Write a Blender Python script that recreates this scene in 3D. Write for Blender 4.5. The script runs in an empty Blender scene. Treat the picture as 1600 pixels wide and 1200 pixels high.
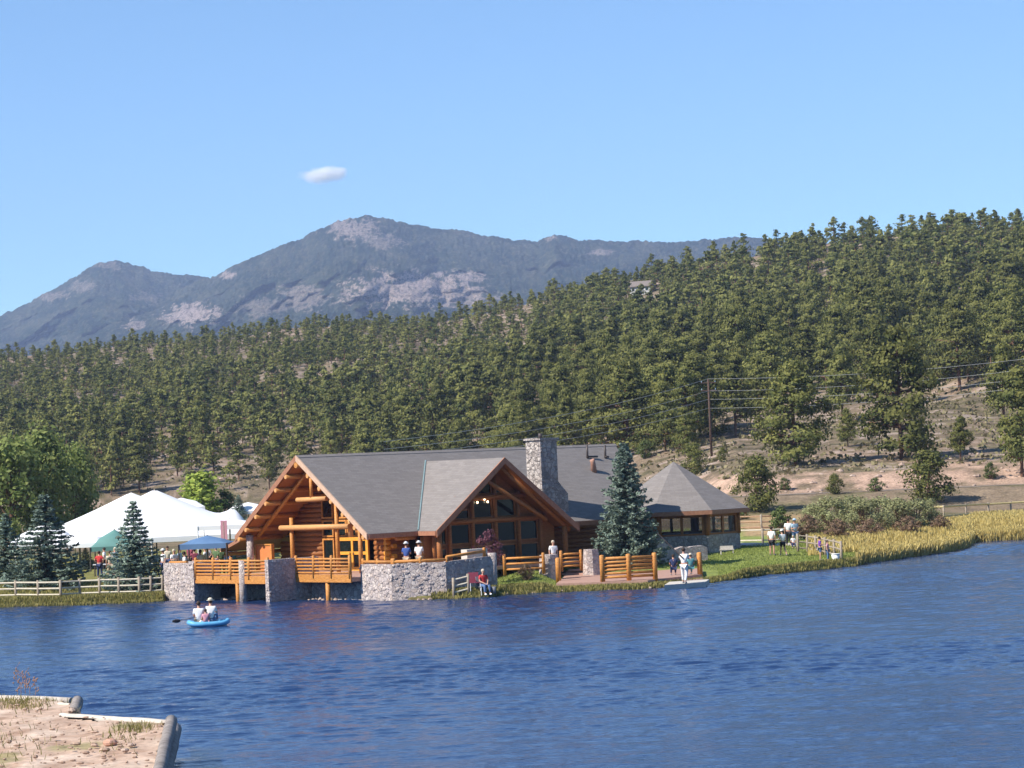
import bpy, bmesh, math, random
import numpy as np
from mathutils import Vector, Matrix
R = math.radians
random.seed(7); rng = np.random.default_rng(7)
SC = bpy.context.scene; COL = SC.collection
# ------------------------------------------------------------ camera
CH = 6.5; ROLL = R(2.5); F = 4000.0
PITCH = math.atan(135*math.cos(ROLL)/F)
R0 = Vector((1,0,0)); FW = Vector((0,math.cos(PITCH),math.sin(PITCH))); U0 = Vector((0,-math.sin(PITCH),math.cos(PITCH)))
RT = R0*math.cos(ROLL)-U0*math.sin(ROLL); UP = U0*math.cos(ROLL)+R0*math.sin(ROLL)
cd = bpy.data.cameras.new('camera'); cam = bpy.data.objects.new('camera', cd); COL.objects.link(cam)
cam.matrix_world = Matrix(((RT.x,UP.x,-FW.x,0),(RT.y,UP.y,-FW.y,0),(RT.z,UP.z,-FW.z,CH),(0,0,0,1)))
cd.sensor_width = 36; cd.lens = 90; cd.clip_start = .5; cd.clip_end = 30000
SC.camera = cam
# ------------------------------------------------------------ sky and sun
SUN_H = Vector((-.90,-.45)).normalized(); SUN_EL = R(43)
w = bpy.data.worlds.new('World'); SC.world = w; w.use_nodes = True
nt = w.node_tree; nt.nodes.clear()
sky = nt.nodes.new('ShaderNodeTexSky'); sky.sky_type = 'NISHITA'; sky.sun_disc = False
sky.sun_elevation = SUN_EL; sky.sun_rotation = math.atan2(SUN_H.x, SUN_H.y)
sky.altitude = 2300; sky.air_density = 1.0; sky.dust_density = 0.25; sky.ozone_density = 3.0
bg = nt.nodes.new('ShaderNodeBackground'); bg.inputs[1].default_value = .103
out = nt.nodes.new('ShaderNodeOutputWorld')
tint = nt.nodes.new('ShaderNodeMix'); tint.data_type = 'RGBA'; tint.blend_type = 'MULTIPLY'; tint.inputs[0].default_value = 1; tint.inputs[7].default_value = (.79,.985,1.06,1)
nt.links.new(sky.outputs[0], tint.inputs[6]); nt.links.new(tint.outputs[2], bg.inputs[0]); nt.links.new(bg.outputs[0], out.inputs[0])
sd = bpy.data.lights.new('sun','SUN'); sd.energy = 4.6; sd.angle = R(.5); sd.color = (1,.93,.83)
so = bpy.data.objects.new('sun', sd); COL.objects.link(so)
sv = Vector((SUN_H.x*math.cos(SUN_EL), SUN_H.y*math.cos(SUN_EL), math.sin(SUN_EL)))
so.rotation_euler = sv.to_track_quat('Z','Y').to_euler(); so.location = (-60,60,80)
SC.view_settings.view_transform = 'Standard'; SC.view_settings.look = 'None'
SC.view_settings.exposure = 0.75; SC.view_settings.gamma = 1
SC.render.engine = 'CYCLES'
SC.cycles.volume_bounces = 6; SC.cycles.max_bounces = 10; SC.cycles.transparent_max_bounces = 8
SC.cycles.caustics_reflective = False; SC.cycles.caustics_refractive = False
# ------------------------------------------------------------ pixel <-> world
C0 = Vector((0,0,CH))
def ray(x,y): return FW*F+RT*(x-800)+UP*(600-y)
def P(x,y,z=0.0):
    d = ray(x,y); return C0+d*((z-CH)/d.z)
def Q(x,y,D):
    d = ray(x,y); return C0+d*(D/d.y)
def proj(p):
    d = Vector(p)-C0; k = F/d.dot(FW); return (800+k*d.dot(RT), 600-k*d.dot(UP))
def hor(x): return 735-.04366*(x-800)
def elev(x,y):   # tan(elevation)
    d = ray(x,y); return d.z/d.y, d.x/d.y
# ------------------------------------------------------------ noise in numpy
_perm = rng.random((256,256))
def vnoise(x,y):
    xi = np.floor(x).astype(int); yi = np.floor(y).astype(int); fx = x-xi; fy = y-yi
    fx = fx*fx*(3-2*fx); fy = fy*fy*(3-2*fy)
    g = lambda i,j: _perm[i%256, j%256]
    return (g(xi,yi)*(1-fx)+g(xi+1,yi)*fx)*(1-fy)+(g(xi,yi+1)*(1-fx)+g(xi+1,yi+1)*fx)*fy
def fbm(x,y,o=4):
    s = 0; a = 1; t = 0
    for i in range(o):
        s = s+a*vnoise(x*2**i+17*i, y*2**i+31*i); t += a; a *= .5
    return s/t-.5
def sstep(a,b,x):
    t = np.clip((x-a)/(b-a),0,1); return t*t*(3-2*t)
# ------------------------------------------------------------ materials
def newmat(name):
    m = bpy.data.materials.new(name); m.use_nodes = True
    n = m.node_tree; b = n.nodes['Principled BSDF']
    return m, n, b
def ramp(n, stops):
    r = n.nodes.new('ShaderNodeValToRGB'); e = r.color_ramp.elements
    while len(e) > 1: e.remove(e[-1])
    e[0].position = stops[0][0]; e[0].color = (*stops[0][1],1)
    for p,c in stops[1:]:
        k = e.new(p); k.color = (*c,1)
    return r
def nmat(name, c1, c2, scale=3, rough=.8, bump=.0, stretch=(1,1,1), spec=.3, detail=6, lo=.3, hi=.7, rnd=0, bscale=None, bdist=.05):
    m,n,b = newmat(name)
    tc = n.nodes.new('ShaderNodeTexCoord'); mp = n.nodes.new('ShaderNodeMapping'); mp.inputs['Scale'].default_value = stretch
    no = n.nodes.new('ShaderNodeTexNoise'); no.inputs['Scale'].default_value = scale; no.inputs['Detail'].default_value = detail
    no.inputs['Roughness'].default_value = .65
    n.links.new(tc.outputs['Object'], mp.inputs[0]); n.links.new(mp.outputs[0], no.inputs['Vector'])
    r = ramp(n, [(lo,c1),(hi,c2)]); n.links.new(no.outputs['Fac'], r.inputs[0])
    src = r.outputs[0]
    if rnd:
        oi = n.nodes.new('ShaderNodeObjectInfo'); mr = n.nodes.new('ShaderNodeMapRange')
        mr.inputs['To Min'].default_value = 1-rnd; mr.inputs['To Max'].default_value = 1+rnd
        n.links.new(oi.outputs['Random'], mr.inputs['Value'])
        hs = n.nodes.new('ShaderNodeHueSaturation'); n.links.new(mr.outputs[0], hs.inputs['Value']); n.links.new(src, hs.inputs['Color']); src = hs.outputs[0]
    n.links.new(src, b.inputs['Base Color'])
    b.inputs['Roughness'].default_value = rough; b.inputs['Specular IOR Level'].default_value = spec
    if bump:
        bu = n.nodes.new('ShaderNodeBump'); bu.inputs['Strength'].default_value = bump; bu.inputs['Distance'].default_value = bdist
        if bscale:
            n2 = n.nodes.new('ShaderNodeTexNoise'); n2.inputs['Scale'].default_value = bscale; n2.inputs['Detail'].default_value = 4
            n.links.new(mp.outputs[0], n2.inputs['Vector']); n.links.new(n2.outputs['Fac'], bu.inputs['Height'])
        else: n.links.new(no.outputs['Fac'], bu.inputs['Height'])
        n.links.new(bu.outputs[0], b.inputs['Normal'])
    return m
def leafmat(name, c1, c2, trans=.25, rnd=.18, rough=.75):
    m,n,b = newmat(name)
    at = n.nodes.new('ShaderNodeAttribute'); at.attribute_name = 'var'
    r = ramp(n, [(0,c1),(1,c2)]); n.links.new(at.outputs['Fac'], r.inputs[0])
    oi = n.nodes.new('ShaderNodeObjectInfo'); mr = n.nodes.new('ShaderNodeMapRange')
    mr.inputs['To Min'].default_value = 1-rnd; mr.inputs['To Max'].default_value = 1+rnd
    n.links.new(oi.outputs['Random'], mr.inputs['Value'])
    hs = n.nodes.new('ShaderNodeHueSaturation'); n.links.new(mr.outputs[0], hs.inputs['Value']); n.links.new(r.outputs[0], hs.inputs['Color'])
    n.links.new(hs.outputs[0], b.inputs['Base Color']); b.inputs['Roughness'].default_value = rough; b.inputs['Specular IOR Level'].default_value = .15
    tr = n.nodes.new('ShaderNodeBsdfTranslucent'); n.links.new(hs.outputs[0], tr.inputs[0])
    mx = n.nodes.new('ShaderNodeMixShader'); mx.inputs[0].default_value = trans
    n.links.new(b.outputs[0], mx.inputs[1]); n.links.new(tr.outputs[0], mx.inputs[2])
    n.links.new(mx.outputs[0], n.nodes['Material Output'].inputs[0])
    return m
def stonemat(name, scale, cols, mortar=(.22,.20,.18)):
    m,n,b = newmat(name)
    tc = n.nodes.new('ShaderNodeTexCoord')
    no = n.nodes.new('ShaderNodeTexNoise'); no.inputs['Scale'].default_value = 2.5
    mxv = n.nodes.new('ShaderNodeMix'); mxv.data_type = 'RGBA'; mxv.blend_type = 'LINEAR_LIGHT'; mxv.inputs[0].default_value = .10
    n.links.new(tc.outputs['Object'], no.inputs['Vector']); n.links.new(tc.outputs['Object'], mxv.inputs[6]); n.links.new(no.outputs['Color'], mxv.inputs[7])
    v = n.nodes.new('ShaderNodeTexVoronoi'); v.inputs['Scale'].default_value = scale; n.links.new(mxv.outputs[2], v.inputs['Vector'])
    ve = n.nodes.new('ShaderNodeTexVoronoi'); ve.feature = 'DISTANCE_TO_EDGE'; ve.inputs['Scale'].default_value = scale; n.links.new(mxv.outputs[2], ve.inputs['Vector'])
    sp = n.nodes.new('ShaderNodeSeparateColor'); n.links.new(v.outputs['Color'], sp.inputs[0])
    r = ramp(n, [(i/(len(cols)-1),c) for i,c in enumerate(cols)]); n.links.new(sp.outputs[0], r.inputs[0])
    nf = n.nodes.new('ShaderNodeTexNoise'); nf.inputs['Scale'].default_value = 14; n.links.new(tc.outputs['Object'], nf.inputs['Vector'])
    hs = n.nodes.new('ShaderNodeHueSaturation'); mr = n.nodes.new('ShaderNodeMapRange'); mr.inputs['To Min'].default_value = .6; mr.inputs['To Max'].default_value = 1.4
    n.links.new(nf.outputs['Fac'], mr.inputs['Value']); n.links.new(mr.outputs[0], hs.inputs['Value']); n.links.new(r.outputs[0], hs.inputs['Color'])
    er = ramp(n, [(.0,(0,0,0)),(.09,(1,1,1))]); n.links.new(ve.outputs['Distance'], er.inputs[0])
    mx = n.nodes.new('ShaderNodeMix'); mx.data_type = 'RGBA'; mx.inputs[6].default_value = (*mortar,1)
    n.links.new(er.outputs[0], mx.inputs[0]); n.links.new(hs.outputs[0], mx.inputs[7]); n.links.new(mx.outputs[2], b.inputs['Base Color'])
    bu = n.nodes.new('ShaderNodeBump'); bu.inputs['Strength'].default_value = .7; bu.inputs['Distance'].default_value = .06
    n.links.new(er.outputs[0], bu.inputs['Height']); n.links.new(bu.outputs[0], b.inputs['Normal'])
    b.inputs['Roughness'].default_value = .85; b.inputs['Specular IOR Level'].default_value = .2
    return m
M = {}
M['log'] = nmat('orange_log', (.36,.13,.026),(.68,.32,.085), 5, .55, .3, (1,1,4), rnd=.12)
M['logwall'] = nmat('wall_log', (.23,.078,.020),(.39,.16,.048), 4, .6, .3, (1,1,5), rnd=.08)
M['logpale'] = nmat('pale_log', (.52,.25,.09),(.70,.38,.15), 5, .55, .2, (1,1,4))
M['soffit'] = nmat('soffit_board', (.30,.11,.03),(.46,.19,.06), 5, .6, .2, (1,8,1))
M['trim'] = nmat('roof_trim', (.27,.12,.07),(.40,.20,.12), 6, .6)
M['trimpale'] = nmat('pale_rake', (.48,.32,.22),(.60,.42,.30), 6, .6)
M['yellow'] = nmat('yellow_frame', (.62,.27,.03),(.75,.37,.06), 6, .5)
M['panel'] = nmat('orange_panel', (.52,.17,.05),(.62,.23,.08), 2, .6, 0, (12,12,1))
M['post'] = nmat('grey_post', (.25,.20,.15),(.38,.32,.25), 6, .8)
M['white_rail'] = nmat('weathered_rail', (.50,.44,.33),(.68,.62,.50), 6, .8, .2)
M['plank'] = nmat('red_deck', (.36,.21,.16),(.48,.30,.23), 6, .7, .2, (1,1,1))
M['concrete'] = nmat('concrete', (.48,.44,.38),(.60,.56,.50), 5, .8, .2)
M['stone'] = stonemat('cobble_stone', 5.0, [(.36,.30,.285),(.44,.375,.35),(.53,.455,.42),(.40,.34,.335),(.60,.53,.48),(.50,.40,.345),(.39,.33,.31)], (.42,.365,.34))
M['stonedark'] = stonemat('chimney_stone', 3.6, [(.27,.235,.22),(.38,.33,.30),(.48,.43,.39),(.31,.27,.26),(.55,.49,.44)], (.25,.22,.20))
M['metal'] = nmat('dark_pipe', (.05,.04,.04),(.10,.08,.07), 8, .5)
M['copper'] = nmat('copper_flue', (.34,.17,.12),(.48,.28,.20), 8, .5)
M['trunk'] = nmat('bark', (.10,.055,.035),(.22,.12,.075), 3, .9, .5, (1,1,.3))
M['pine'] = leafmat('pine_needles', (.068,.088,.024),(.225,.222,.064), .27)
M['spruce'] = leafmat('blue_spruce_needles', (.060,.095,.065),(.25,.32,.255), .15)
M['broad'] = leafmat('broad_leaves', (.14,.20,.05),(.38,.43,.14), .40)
M['lime'] = leafmat('lime_leaves', (.22,.30,.05),(.36,.42,.09), .35)
M['willow'] = leafmat('willow_leaves', (.21,.20,.09),(.37,.39,.19), .25)
M['twig'] = leafmat('brown_twigs', (.16,.10,.06),(.26,.18,.12), .1)
M['plum'] = leafmat('plum_leaves', (.13,.045,.065),(.26,.11,.14), .2)
M['shrub'] = leafmat('shrub_leaves', (.06,.09,.025),(.15,.18,.06), .2)
M['reed'] = leafmat('dry_reed', (.50,.39,.12),(.80,.65,.27), .3)
M['bankgrass'] = leafmat('bank_grass', (.14,.15,.04),(.40,.34,.13), .3)
M['lawnblade'] = leafmat('lawn_blades', (.16,.20,.05),(.31,.35,.10), .3)
M['tent'] = nmat('white_canvas', (.80,.80,.82),(.86,.86,.86), 1, .7)
M['tentblue'] = nmat('blue_canopy', (.09,.17,.32),(.12,.22,.38), 1, .7)
M['tentgreen'] = nmat('green_canopy', (.10,.22,.20),(.13,.28,.25), 1, .7)
M['timber'] = nmat('grey_timber', (.13,.11,.10),(.36,.32,.29), 3, .85, .6, (1,1,1))
M['timberpale'] = nmat('pale_timber', (.42,.36,.30),(.62,.56,.49), 4, .85, .3)
M['rock'] = nmat('pale_rock', (.30,.21,.16),(.50,.39,.32), .8, .9, .6, bdist=.3)
M['asphalt'] = nmat('road_asphalt', (.19,.15,.115),(.26,.205,.155), 3, .9)
M['path'] = nmat('path_gravel', (.50,.46,.42),(.62,.58,.54), 3, .9)
M['skin'] = nmat('skin', (.50,.27,.19),(.58,.33,.24), 6, .6)
M['hair'] = nmat('dark_hair', (.03,.018,.012),(.06,.035,.02), 8, .6)
M['blond'] = nmat('fair_hair', (.45,.38,.28),(.6,.52,.4), 8, .6)
def flat(name, c, rough=.75):
    if name not in M: M[name] = nmat(name, tuple(x*.88 for x in c), tuple(min(1,x*1.08) for x in c), 9, rough)
    return M[name]
CL = dict(white=(.80,.80,.80), black=(.02,.02,.025), blue=(.05,.10,.32), navy=(.03,.045,.12), red=(.55,.04,.04), purple=(.20,.06,.45), denim=(.10,.17,.32),
          khaki=(.42,.34,.24), teal=(.10,.30,.33), grey=(.25,.25,.27), green=(.10,.16,.07), pink=(.62,.30,.36), maroon=(.25,.05,.08), cream=(.65,.58,.45), lightblue=(.35,.50,.62))
for k,c in CL.items(): flat('cloth_'+k, c)
# glass: dark panes that reflect the valley
m,n,b = newmat('window_glass'); b.inputs['Base Color'].default_value = (.010,.014,.014,1); b.inputs['Roughness'].default_value = .06; b.inputs['Specular IOR Level'].default_value = .5
tc = n.nodes.new('ShaderNodeTexCoord'); no = n.nodes.new('ShaderNodeTexNoise'); no.inputs['Scale'].default_value = .8
bu = n.nodes.new('ShaderNodeBump'); bu.inputs['Strength'].default_value = .12; n.links.new(tc.outputs['Object'], no.inputs['Vector']); n.links.new(no.outputs['Fac'], bu.inputs['Height']); n.links.new(bu.outputs[0], b.inputs['Normal'])
M['glass'] = m
m = m.copy(); m.name = 'clear_glass'; n = m.node_tree; b = n.nodes['Principled BSDF']; tp_ = n.nodes.new('ShaderNodeBsdfTransparent'); mx = n.nodes.new('ShaderNodeMixShader'); mx.inputs[0].default_value = .72; n.links.new(b.outputs[0], mx.inputs[1]); n.links.new(tp_.outputs[0], mx.inputs[2]); n.links.new(mx.outputs[0], n.nodes['Material Output'].inputs[0]); M['clear'] = m
# shingles: courses + random tabs
m,n,b = newmat('shingles')
tc = n.nodes.new('ShaderNodeTexCoord')
br = n.nodes.new('ShaderNodeTexBrick'); br.inputs['Scale'].default_value = 1; br.inputs['Brick Width'].default_value = .55; br.inputs['Row Height'].default_value = .16
br.inputs['Mortar Size'].default_value = .012; br.inputs['Color1'].default_value = (.205,.188,.178,1); br.inputs['Color2'].default_value = (.245,.226,.214,1); br.inputs['Mortar'].default_value = (.20,.17,.155,1)
n.links.new(tc.outputs['UV'], br.inputs['Vector'])
no = n.nodes.new('ShaderNodeTexNoise'); no.inputs['Scale'].default_value = 2.2; no.inputs['Detail'].default_value = 8; no.inputs['Roughness'].default_value = .75; n.links.new(tc.outputs['Object'], no.inputs['Vector'])
hs = n.nodes.new('ShaderNodeHueSaturation'); mr = n.nodes.new('ShaderNodeMapRange'); mr.inputs['To Min'].default_value = .82; mr.inputs['To Max'].default_value = 1.18
n.links.new(no.outputs['Fac'], mr.inputs['Value']); n.links.new(mr.outputs[0], hs.inputs['Value']); n.links.new(br.outputs['Color'], hs.inputs['Color']); n.links.new(hs.outputs[0], b.inputs['Base Color'])
b.inputs['Roughness'].default_value = .9; b.inputs['Specular IOR Level'].default_value = .15
bu = n.nodes.new('ShaderNodeBump'); bu.inputs['Strength'].default_value = .5; bu.inputs['Distance'].default_value = .02; n.links.new(br.outputs['Fac'], bu.inputs['Height']); bu.invert = True; n.links.new(bu.outputs[0], b.inputs['Normal'])
M['shingle'] = m
# terrain: colour attribute of ground kinds x noise
def terrmat(name, s1, s2, bump, bd, amp=.45, speck=None):
    m,n,b = newmat(name)
    at = n.nodes.new('ShaderNodeAttribute'); at.attribute_name = 'ground'
    ge = n.nodes.new('ShaderNodeNewGeometry')
    n1 = n.nodes.new('ShaderNodeTexNoise'); n1.inputs['Scale'].default_value = s1; n1.inputs['Detail'].default_value = 8; n1.inputs['Roughness'].default_value = .7
    n2 = n.nodes.new('ShaderNodeTexNoise'); n2.inputs['Scale'].default_value = s2; n2.inputs['Detail'].default_value = 3
    for q in (n1,n2): n.links.new(ge.outputs['Position'], q.inputs['Vector'])
    ad = n.nodes.new('ShaderNodeMath'); n.links.new(n1.outputs['Fac'], ad.inputs[0]); n.links.new(n2.outputs['Fac'], ad.inputs[1])
    mr = n.nodes.new('ShaderNodeMapRange'); mr.inputs['From Min'].default_value = .6; mr.inputs['From Max'].default_value = 1.4; mr.inputs['To Min'].default_value = 1-amp; mr.inputs['To Max'].default_value = 1+amp
    n.links.new(ad.outputs[0], mr.inputs['Value'])
    hs = n.nodes.new('ShaderNodeHueSaturation'); n.links.new(mr.outputs[0], hs.inputs['Value']); n.links.new(at.outputs['Color'], hs.inputs['Color'])
    n.links.new(hs.outputs[0], b.inputs['Base Color'])
    bu = n.nodes.new('ShaderNodeBump'); bu.inputs['Strength'].default_value = bump; bu.inputs['Distance'].default_value = bd
    n.links.new(n1.outputs['Fac'], bu.inputs['Height']); n.links.new(bu.outputs[0], b.inputs['Normal'])
    b.inputs['Roughness'].default_value = .95; b.inputs['Specular IOR Level'].default_value = .1
    return m
M['terrain'] = terrmat('terrain_ground', .55, 4.0, .8, .35, .62)
M['mountain'] = terrmat('mountain_ground', .035, .14, 1.0, 20, .6)
M['bank'] = terrmat('bank_dirt', 1.2, 6.0, .7, .08, .35)
# water
m,n,b = newmat('lake_water')
b.inputs['Base Color'].default_value = (.012,.034,.105,1); b.inputs['Roughness'].default_value = .09; b.inputs['IOR'].default_value = 1.33; b.inputs['Specular IOR Level'].default_value = .5
ge = n.nodes.new('ShaderNodeNewGeometry'); hh = []
for sc,rot,st,dist in ((3.2,.3,(1,1.7,1),.014),(7,-.25,(1,1.5,1),.006),(15,.2,(1,1.3,1),.003)):
    mp = n.nodes.new('ShaderNodeMapping'); mp.inputs['Scale'].default_value = st; mp.inputs['Rotation'].default_value = (0,0,rot)
    no = n.nodes.new('ShaderNodeTexNoise'); no.inputs['Scale'].default_value = sc; no.inputs['Detail'].default_value = 3
    n.links.new(ge.outputs['Position'], mp.inputs[0]); n.links.new(mp.outputs[0], no.inputs['Vector'])
    mu = n.nodes.new('ShaderNodeMath'); mu.operation = 'MULTIPLY'; mu.inputs[1].default_value = dist; n.links.new(no.outputs['Fac'], mu.inputs[0]); hh.append(mu)
a1 = n.nodes.new('ShaderNodeMath'); n.links.new(hh[0].outputs[0], a1.inputs[0]); n.links.new(hh[1].outputs[0], a1.inputs[1])
a2 = n.nodes.new('ShaderNodeMath'); n.links.new(a1.outputs[0], a2.inputs[0]); n.links.new(hh[2].outputs[0], a2.inputs[1])
bu = n.nodes.new('ShaderNodeBump'); bu.inputs['Strength'].default_value = 1; bu.inputs['Distance'].default_value = 2.5
pn_ = n.nodes.new('ShaderNodeTexNoise'); pn_.inputs['Scale'].default_value = .045; pn_.inputs['Detail'].default_value = 3; pm2 = n.nodes.new('ShaderNodeMapping'); pm2.inputs['Scale'].default_value = (.5,1,1); n.links.new(ge.outputs['Position'], pm2.inputs[0]); n.links.new(pm2.outputs[0], pn_.inputs['Vector'])
pr_ = n.nodes.new('ShaderNodeMapRange'); pr_.inputs['From Min'].default_value = .35; pr_.inputs['From Max'].default_value = .65; pr_.inputs['To Min'].default_value = .6; pr_.inputs['To Max'].default_value = 1; n.links.new(pn_.outputs['Fac'], pr_.inputs['Value']); n.links.new(pr_.outputs[0], bu.inputs['Strength'])
n.links.new(a2.outputs[0], bu.inputs['Height']); n.links.new(bu.outputs[0], b.inputs['Normal'])
M['water'] = m
# ------------------------------------------------------------ object helpers
def tag(o, label=None, cat=None, group=None, kind=None):
    if label: o['label'] = label
    if cat: o['category'] = cat
    if group: o['group'] = group
    if kind: o['kind'] = kind
    return o
def empty(name, loc, rz=0):
    o = bpy.data.objects.new(name, None); COL.objects.link(o); o.location = loc; o.rotation_euler = (0,0,rz); o.empty_display_size = .3
    return o
class MB:
    def __init__(s): s.v = []; s.f = []; s.uv = {}
    def add(s, vs, fs, uv=None):
        k = len(s.v); s.v += [tuple(x) for x in vs]
        for i,f in enumerate(fs):
            if uv and uv[i]: s.uv[len(s.f)] = uv[i]
            s.f.append([k+j for j in f])
        return s
    def box(s, x0,x1,y0,y1,z0,z1):
        if x0>x1: x0,x1 = x1,x0
        if y0>y1: y0,y1 = y1,y0
        v = [(x0,y0,z0),(x1,y0,z0),(x1,y1,z0),(x0,y1,z0),(x0,y0,z1),(x1,y0,z1),(x1,y1,z1),(x0,y1,z1)]
        return s.add(v, [(0,3,2,1),(4,5,6,7),(0,1,5,4),(1,2,6,5),(2,3,7,6),(3,0,4,7)])
    def tube(s, pts, rad, n=8, caps=True):
        pts = [Vector(p) for p in pts]; m = len(pts)
        if not isinstance(rad,(list,tuple)): rad = [rad]*m
        rings = []
        for i,p in enumerate(pts):
            t = (pts[min(i+1,m-1)]-pts[max(i-1,0)]).normalized()
            a = Vector((0,0,1)) if abs(t.z) < .9 else Vector((1,0,0))
            e1 = t.cross(a).normalized(); e2 = t.cross(e1)
            rings += [p+(e1*math.cos(2*math.pi*k/n)+e2*math.sin(2*math.pi*k/n))*rad[i] for k in range(n)]
        fs = [(i*n+k, i*n+(k+1)%n, (i+1)*n+(k+1)%n, (i+1)*n+k) for i in range(m-1) for k in range(n)]
        if caps: fs += [tuple(range(n))[::-1], tuple((m-1)*n+k for k in range(n))]
        return s.add(rings, fs)
    def post(s, p, h, r, n=10):   # vertical log with domed top
        x,y,z = p
        return s.tube([(x,y,z),(x,y,z+h-.4*r),(x,y,z+h-.1*r),(x,y,z+h)], [r,r*.97,r*.7,r*.2], n)
    def slab(s, poly, th, nrm=None, uvf=None):  # polygon with thickness straight down (or along nrm)
        poly = [Vector(p) for p in poly]; d = Vector(nrm)*th if nrm else Vector((0,0,-th)); n = len(poly)
        vs = poly+[p+d for p in poly]
        fs = [tuple(range(n)), tuple(range(2*n-1,n-1,-1))]+[(i,(i+1)%n+0,(i+1)%n+n,i+n)[::-1] for i in range(n)]
        return s.add(vs, fs)
    def ell(s, c, r, seg=10, rings=6):
        vs = []; fs = []
        for i in range(rings+1):
            t = math.pi*i/rings
            for k in range(seg):
                a = 2*math.pi*k/seg; vs.append((c[0]+r[0]*math.sin(t)*math.cos(a), c[1]+r[1]*math.sin(t)*math.sin(a), c[2]+r[2]*math.cos(t)))
        for i in range(rings):
            for k in range(seg): fs.append((i*seg+k, (i+1)*seg+k, (i+1)*seg+(k+1)%seg, i*seg+(k+1)%seg))
        return s.add(vs, fs)
    def build(s, name, mat, parent=None, smooth=False, uvplane=None, cols=None):
        me = bpy.data.meshes.new(name); me.from_pydata(s.v, [], s.f); me.validate(); 
        bm = bmesh.new(); bm.from_mesh(me); bmesh.ops.recalc_face_normals(bm, faces=bm.faces); bm.to_mesh(me); bm.free()
        me.materials.append(mat)
        if smooth:
            for p in me.polygons: p.use_smooth = len(p.vertices) == 4
        if uvplane:
            uvl = me.uv_layers.new(name='UVMap')
            for p in me.polygons:
                nn = p.normal; e = Vector((-nn.y, nn.x, 0)); e = e.normalized() if e.length > 1e-4 else Vector((1,0,0)); f2 = nn.cross(e)
                for li in p.loop_indices:
                    co = me.vertices[me.loops[li].vertex_index].co; uvl.data[li].uv = (co.dot(e), co.dot(f2))
        o = bpy.data.objects.new(name, me); COL.objects.link(o); o.parent = parent
        return o
def npmesh(name, V, Fq, mats, attr=None, midx=None, smooth=False):
    """V (n,3), Fq (m,k) faces"""
    me = bpy.data.meshes.new(name); k = Fq.shape[1]
    me.vertices.add(len(V)); me.vertices.foreach_set('co', V.astype(np.float32).ravel())
    me.loops.add(Fq.size); me.loops.foreach_set('vertex_index', Fq.astype(np.int32).ravel())
    me.polygons.add(len(Fq)); me.polygons.foreach_set('loop_start', np.arange(0,Fq.size,k,dtype=np.int32))
    me.polygons.foreach_set('loop_total', np.full(len(Fq),k,dtype=np.int32))
    if midx is not None: me.polygons.foreach_set('material_index', midx.astype(np.int32))
    me.update(calc_edges=True)
    if smooth: me.polygons.foreach_set('use_smooth', np.ones(len(Fq),dtype=bool))
    for mm in (mats if isinstance(mats,list) else [mats]): me.materials.append(mm)
    if attr is not None:
        if attr.ndim == 1:
            a = me.attributes.new('var','FLOAT','POINT'); a.data.foreach_set('value', attr.astype(np.float32))
        else:
            a = me.attributes.new('ground','FLOAT_COLOR','POINT'); c = np.ones((len(V),4),np.float32); c[:,:3] = attr; a.data.foreach_set('color', c.ravel())
    return me
def link(name, me, parent=None, loc=None, rz=0, sc=1):
    o = bpy.data.objects.new(name, me); COL.objects.link(o); o.parent = parent
    if loc is not None: o.location = loc
    o.rotation_euler = (0,0,rz); o.scale = (sc,sc,sc) if not isinstance(sc,(tuple,list)) else sc
    return o
def leaves(Cn, size, aspect=1.0, flatten=1.0, nrm=None, jit=.45):
    """quads of random orientation at centres"""
    n = len(Cn); a = rng.normal(size=(n,3)); a[:,2] *= flatten; a /= np.linalg.norm(a,axis=1)[:,None]
    b = rng.normal(size=(n,3)); b[:,2] *= flatten; b -= a*(a*b).sum(1)[:,None]; b /= np.linalg.norm(b,axis=1)[:,None]
    if nrm is not None:
        N = nrm/np.maximum(1e-6,np.linalg.norm(nrm,axis=1))[:,None]+rng.normal(size=(n,3))*jit; N /= np.linalg.norm(N,axis=1)[:,None]
        a = np.cross(N, rng.normal(size=(n,3))); a /= np.linalg.norm(a,axis=1)[:,None]; b = np.cross(N,a)
    s = (size*rng.uniform(.55,1.3,n))[:,None]
    V = np.stack([Cn-a*s*aspect-b*s*.45, Cn+a*s*aspect*.15-b*s*.6, Cn+a*s*aspect+b*s*.2, Cn-a*s*aspect*.2+b*s*.65],1).reshape(-1,3)
    Fq = np.arange(n*4).reshape(n,4)
    return V,Fq
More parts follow.
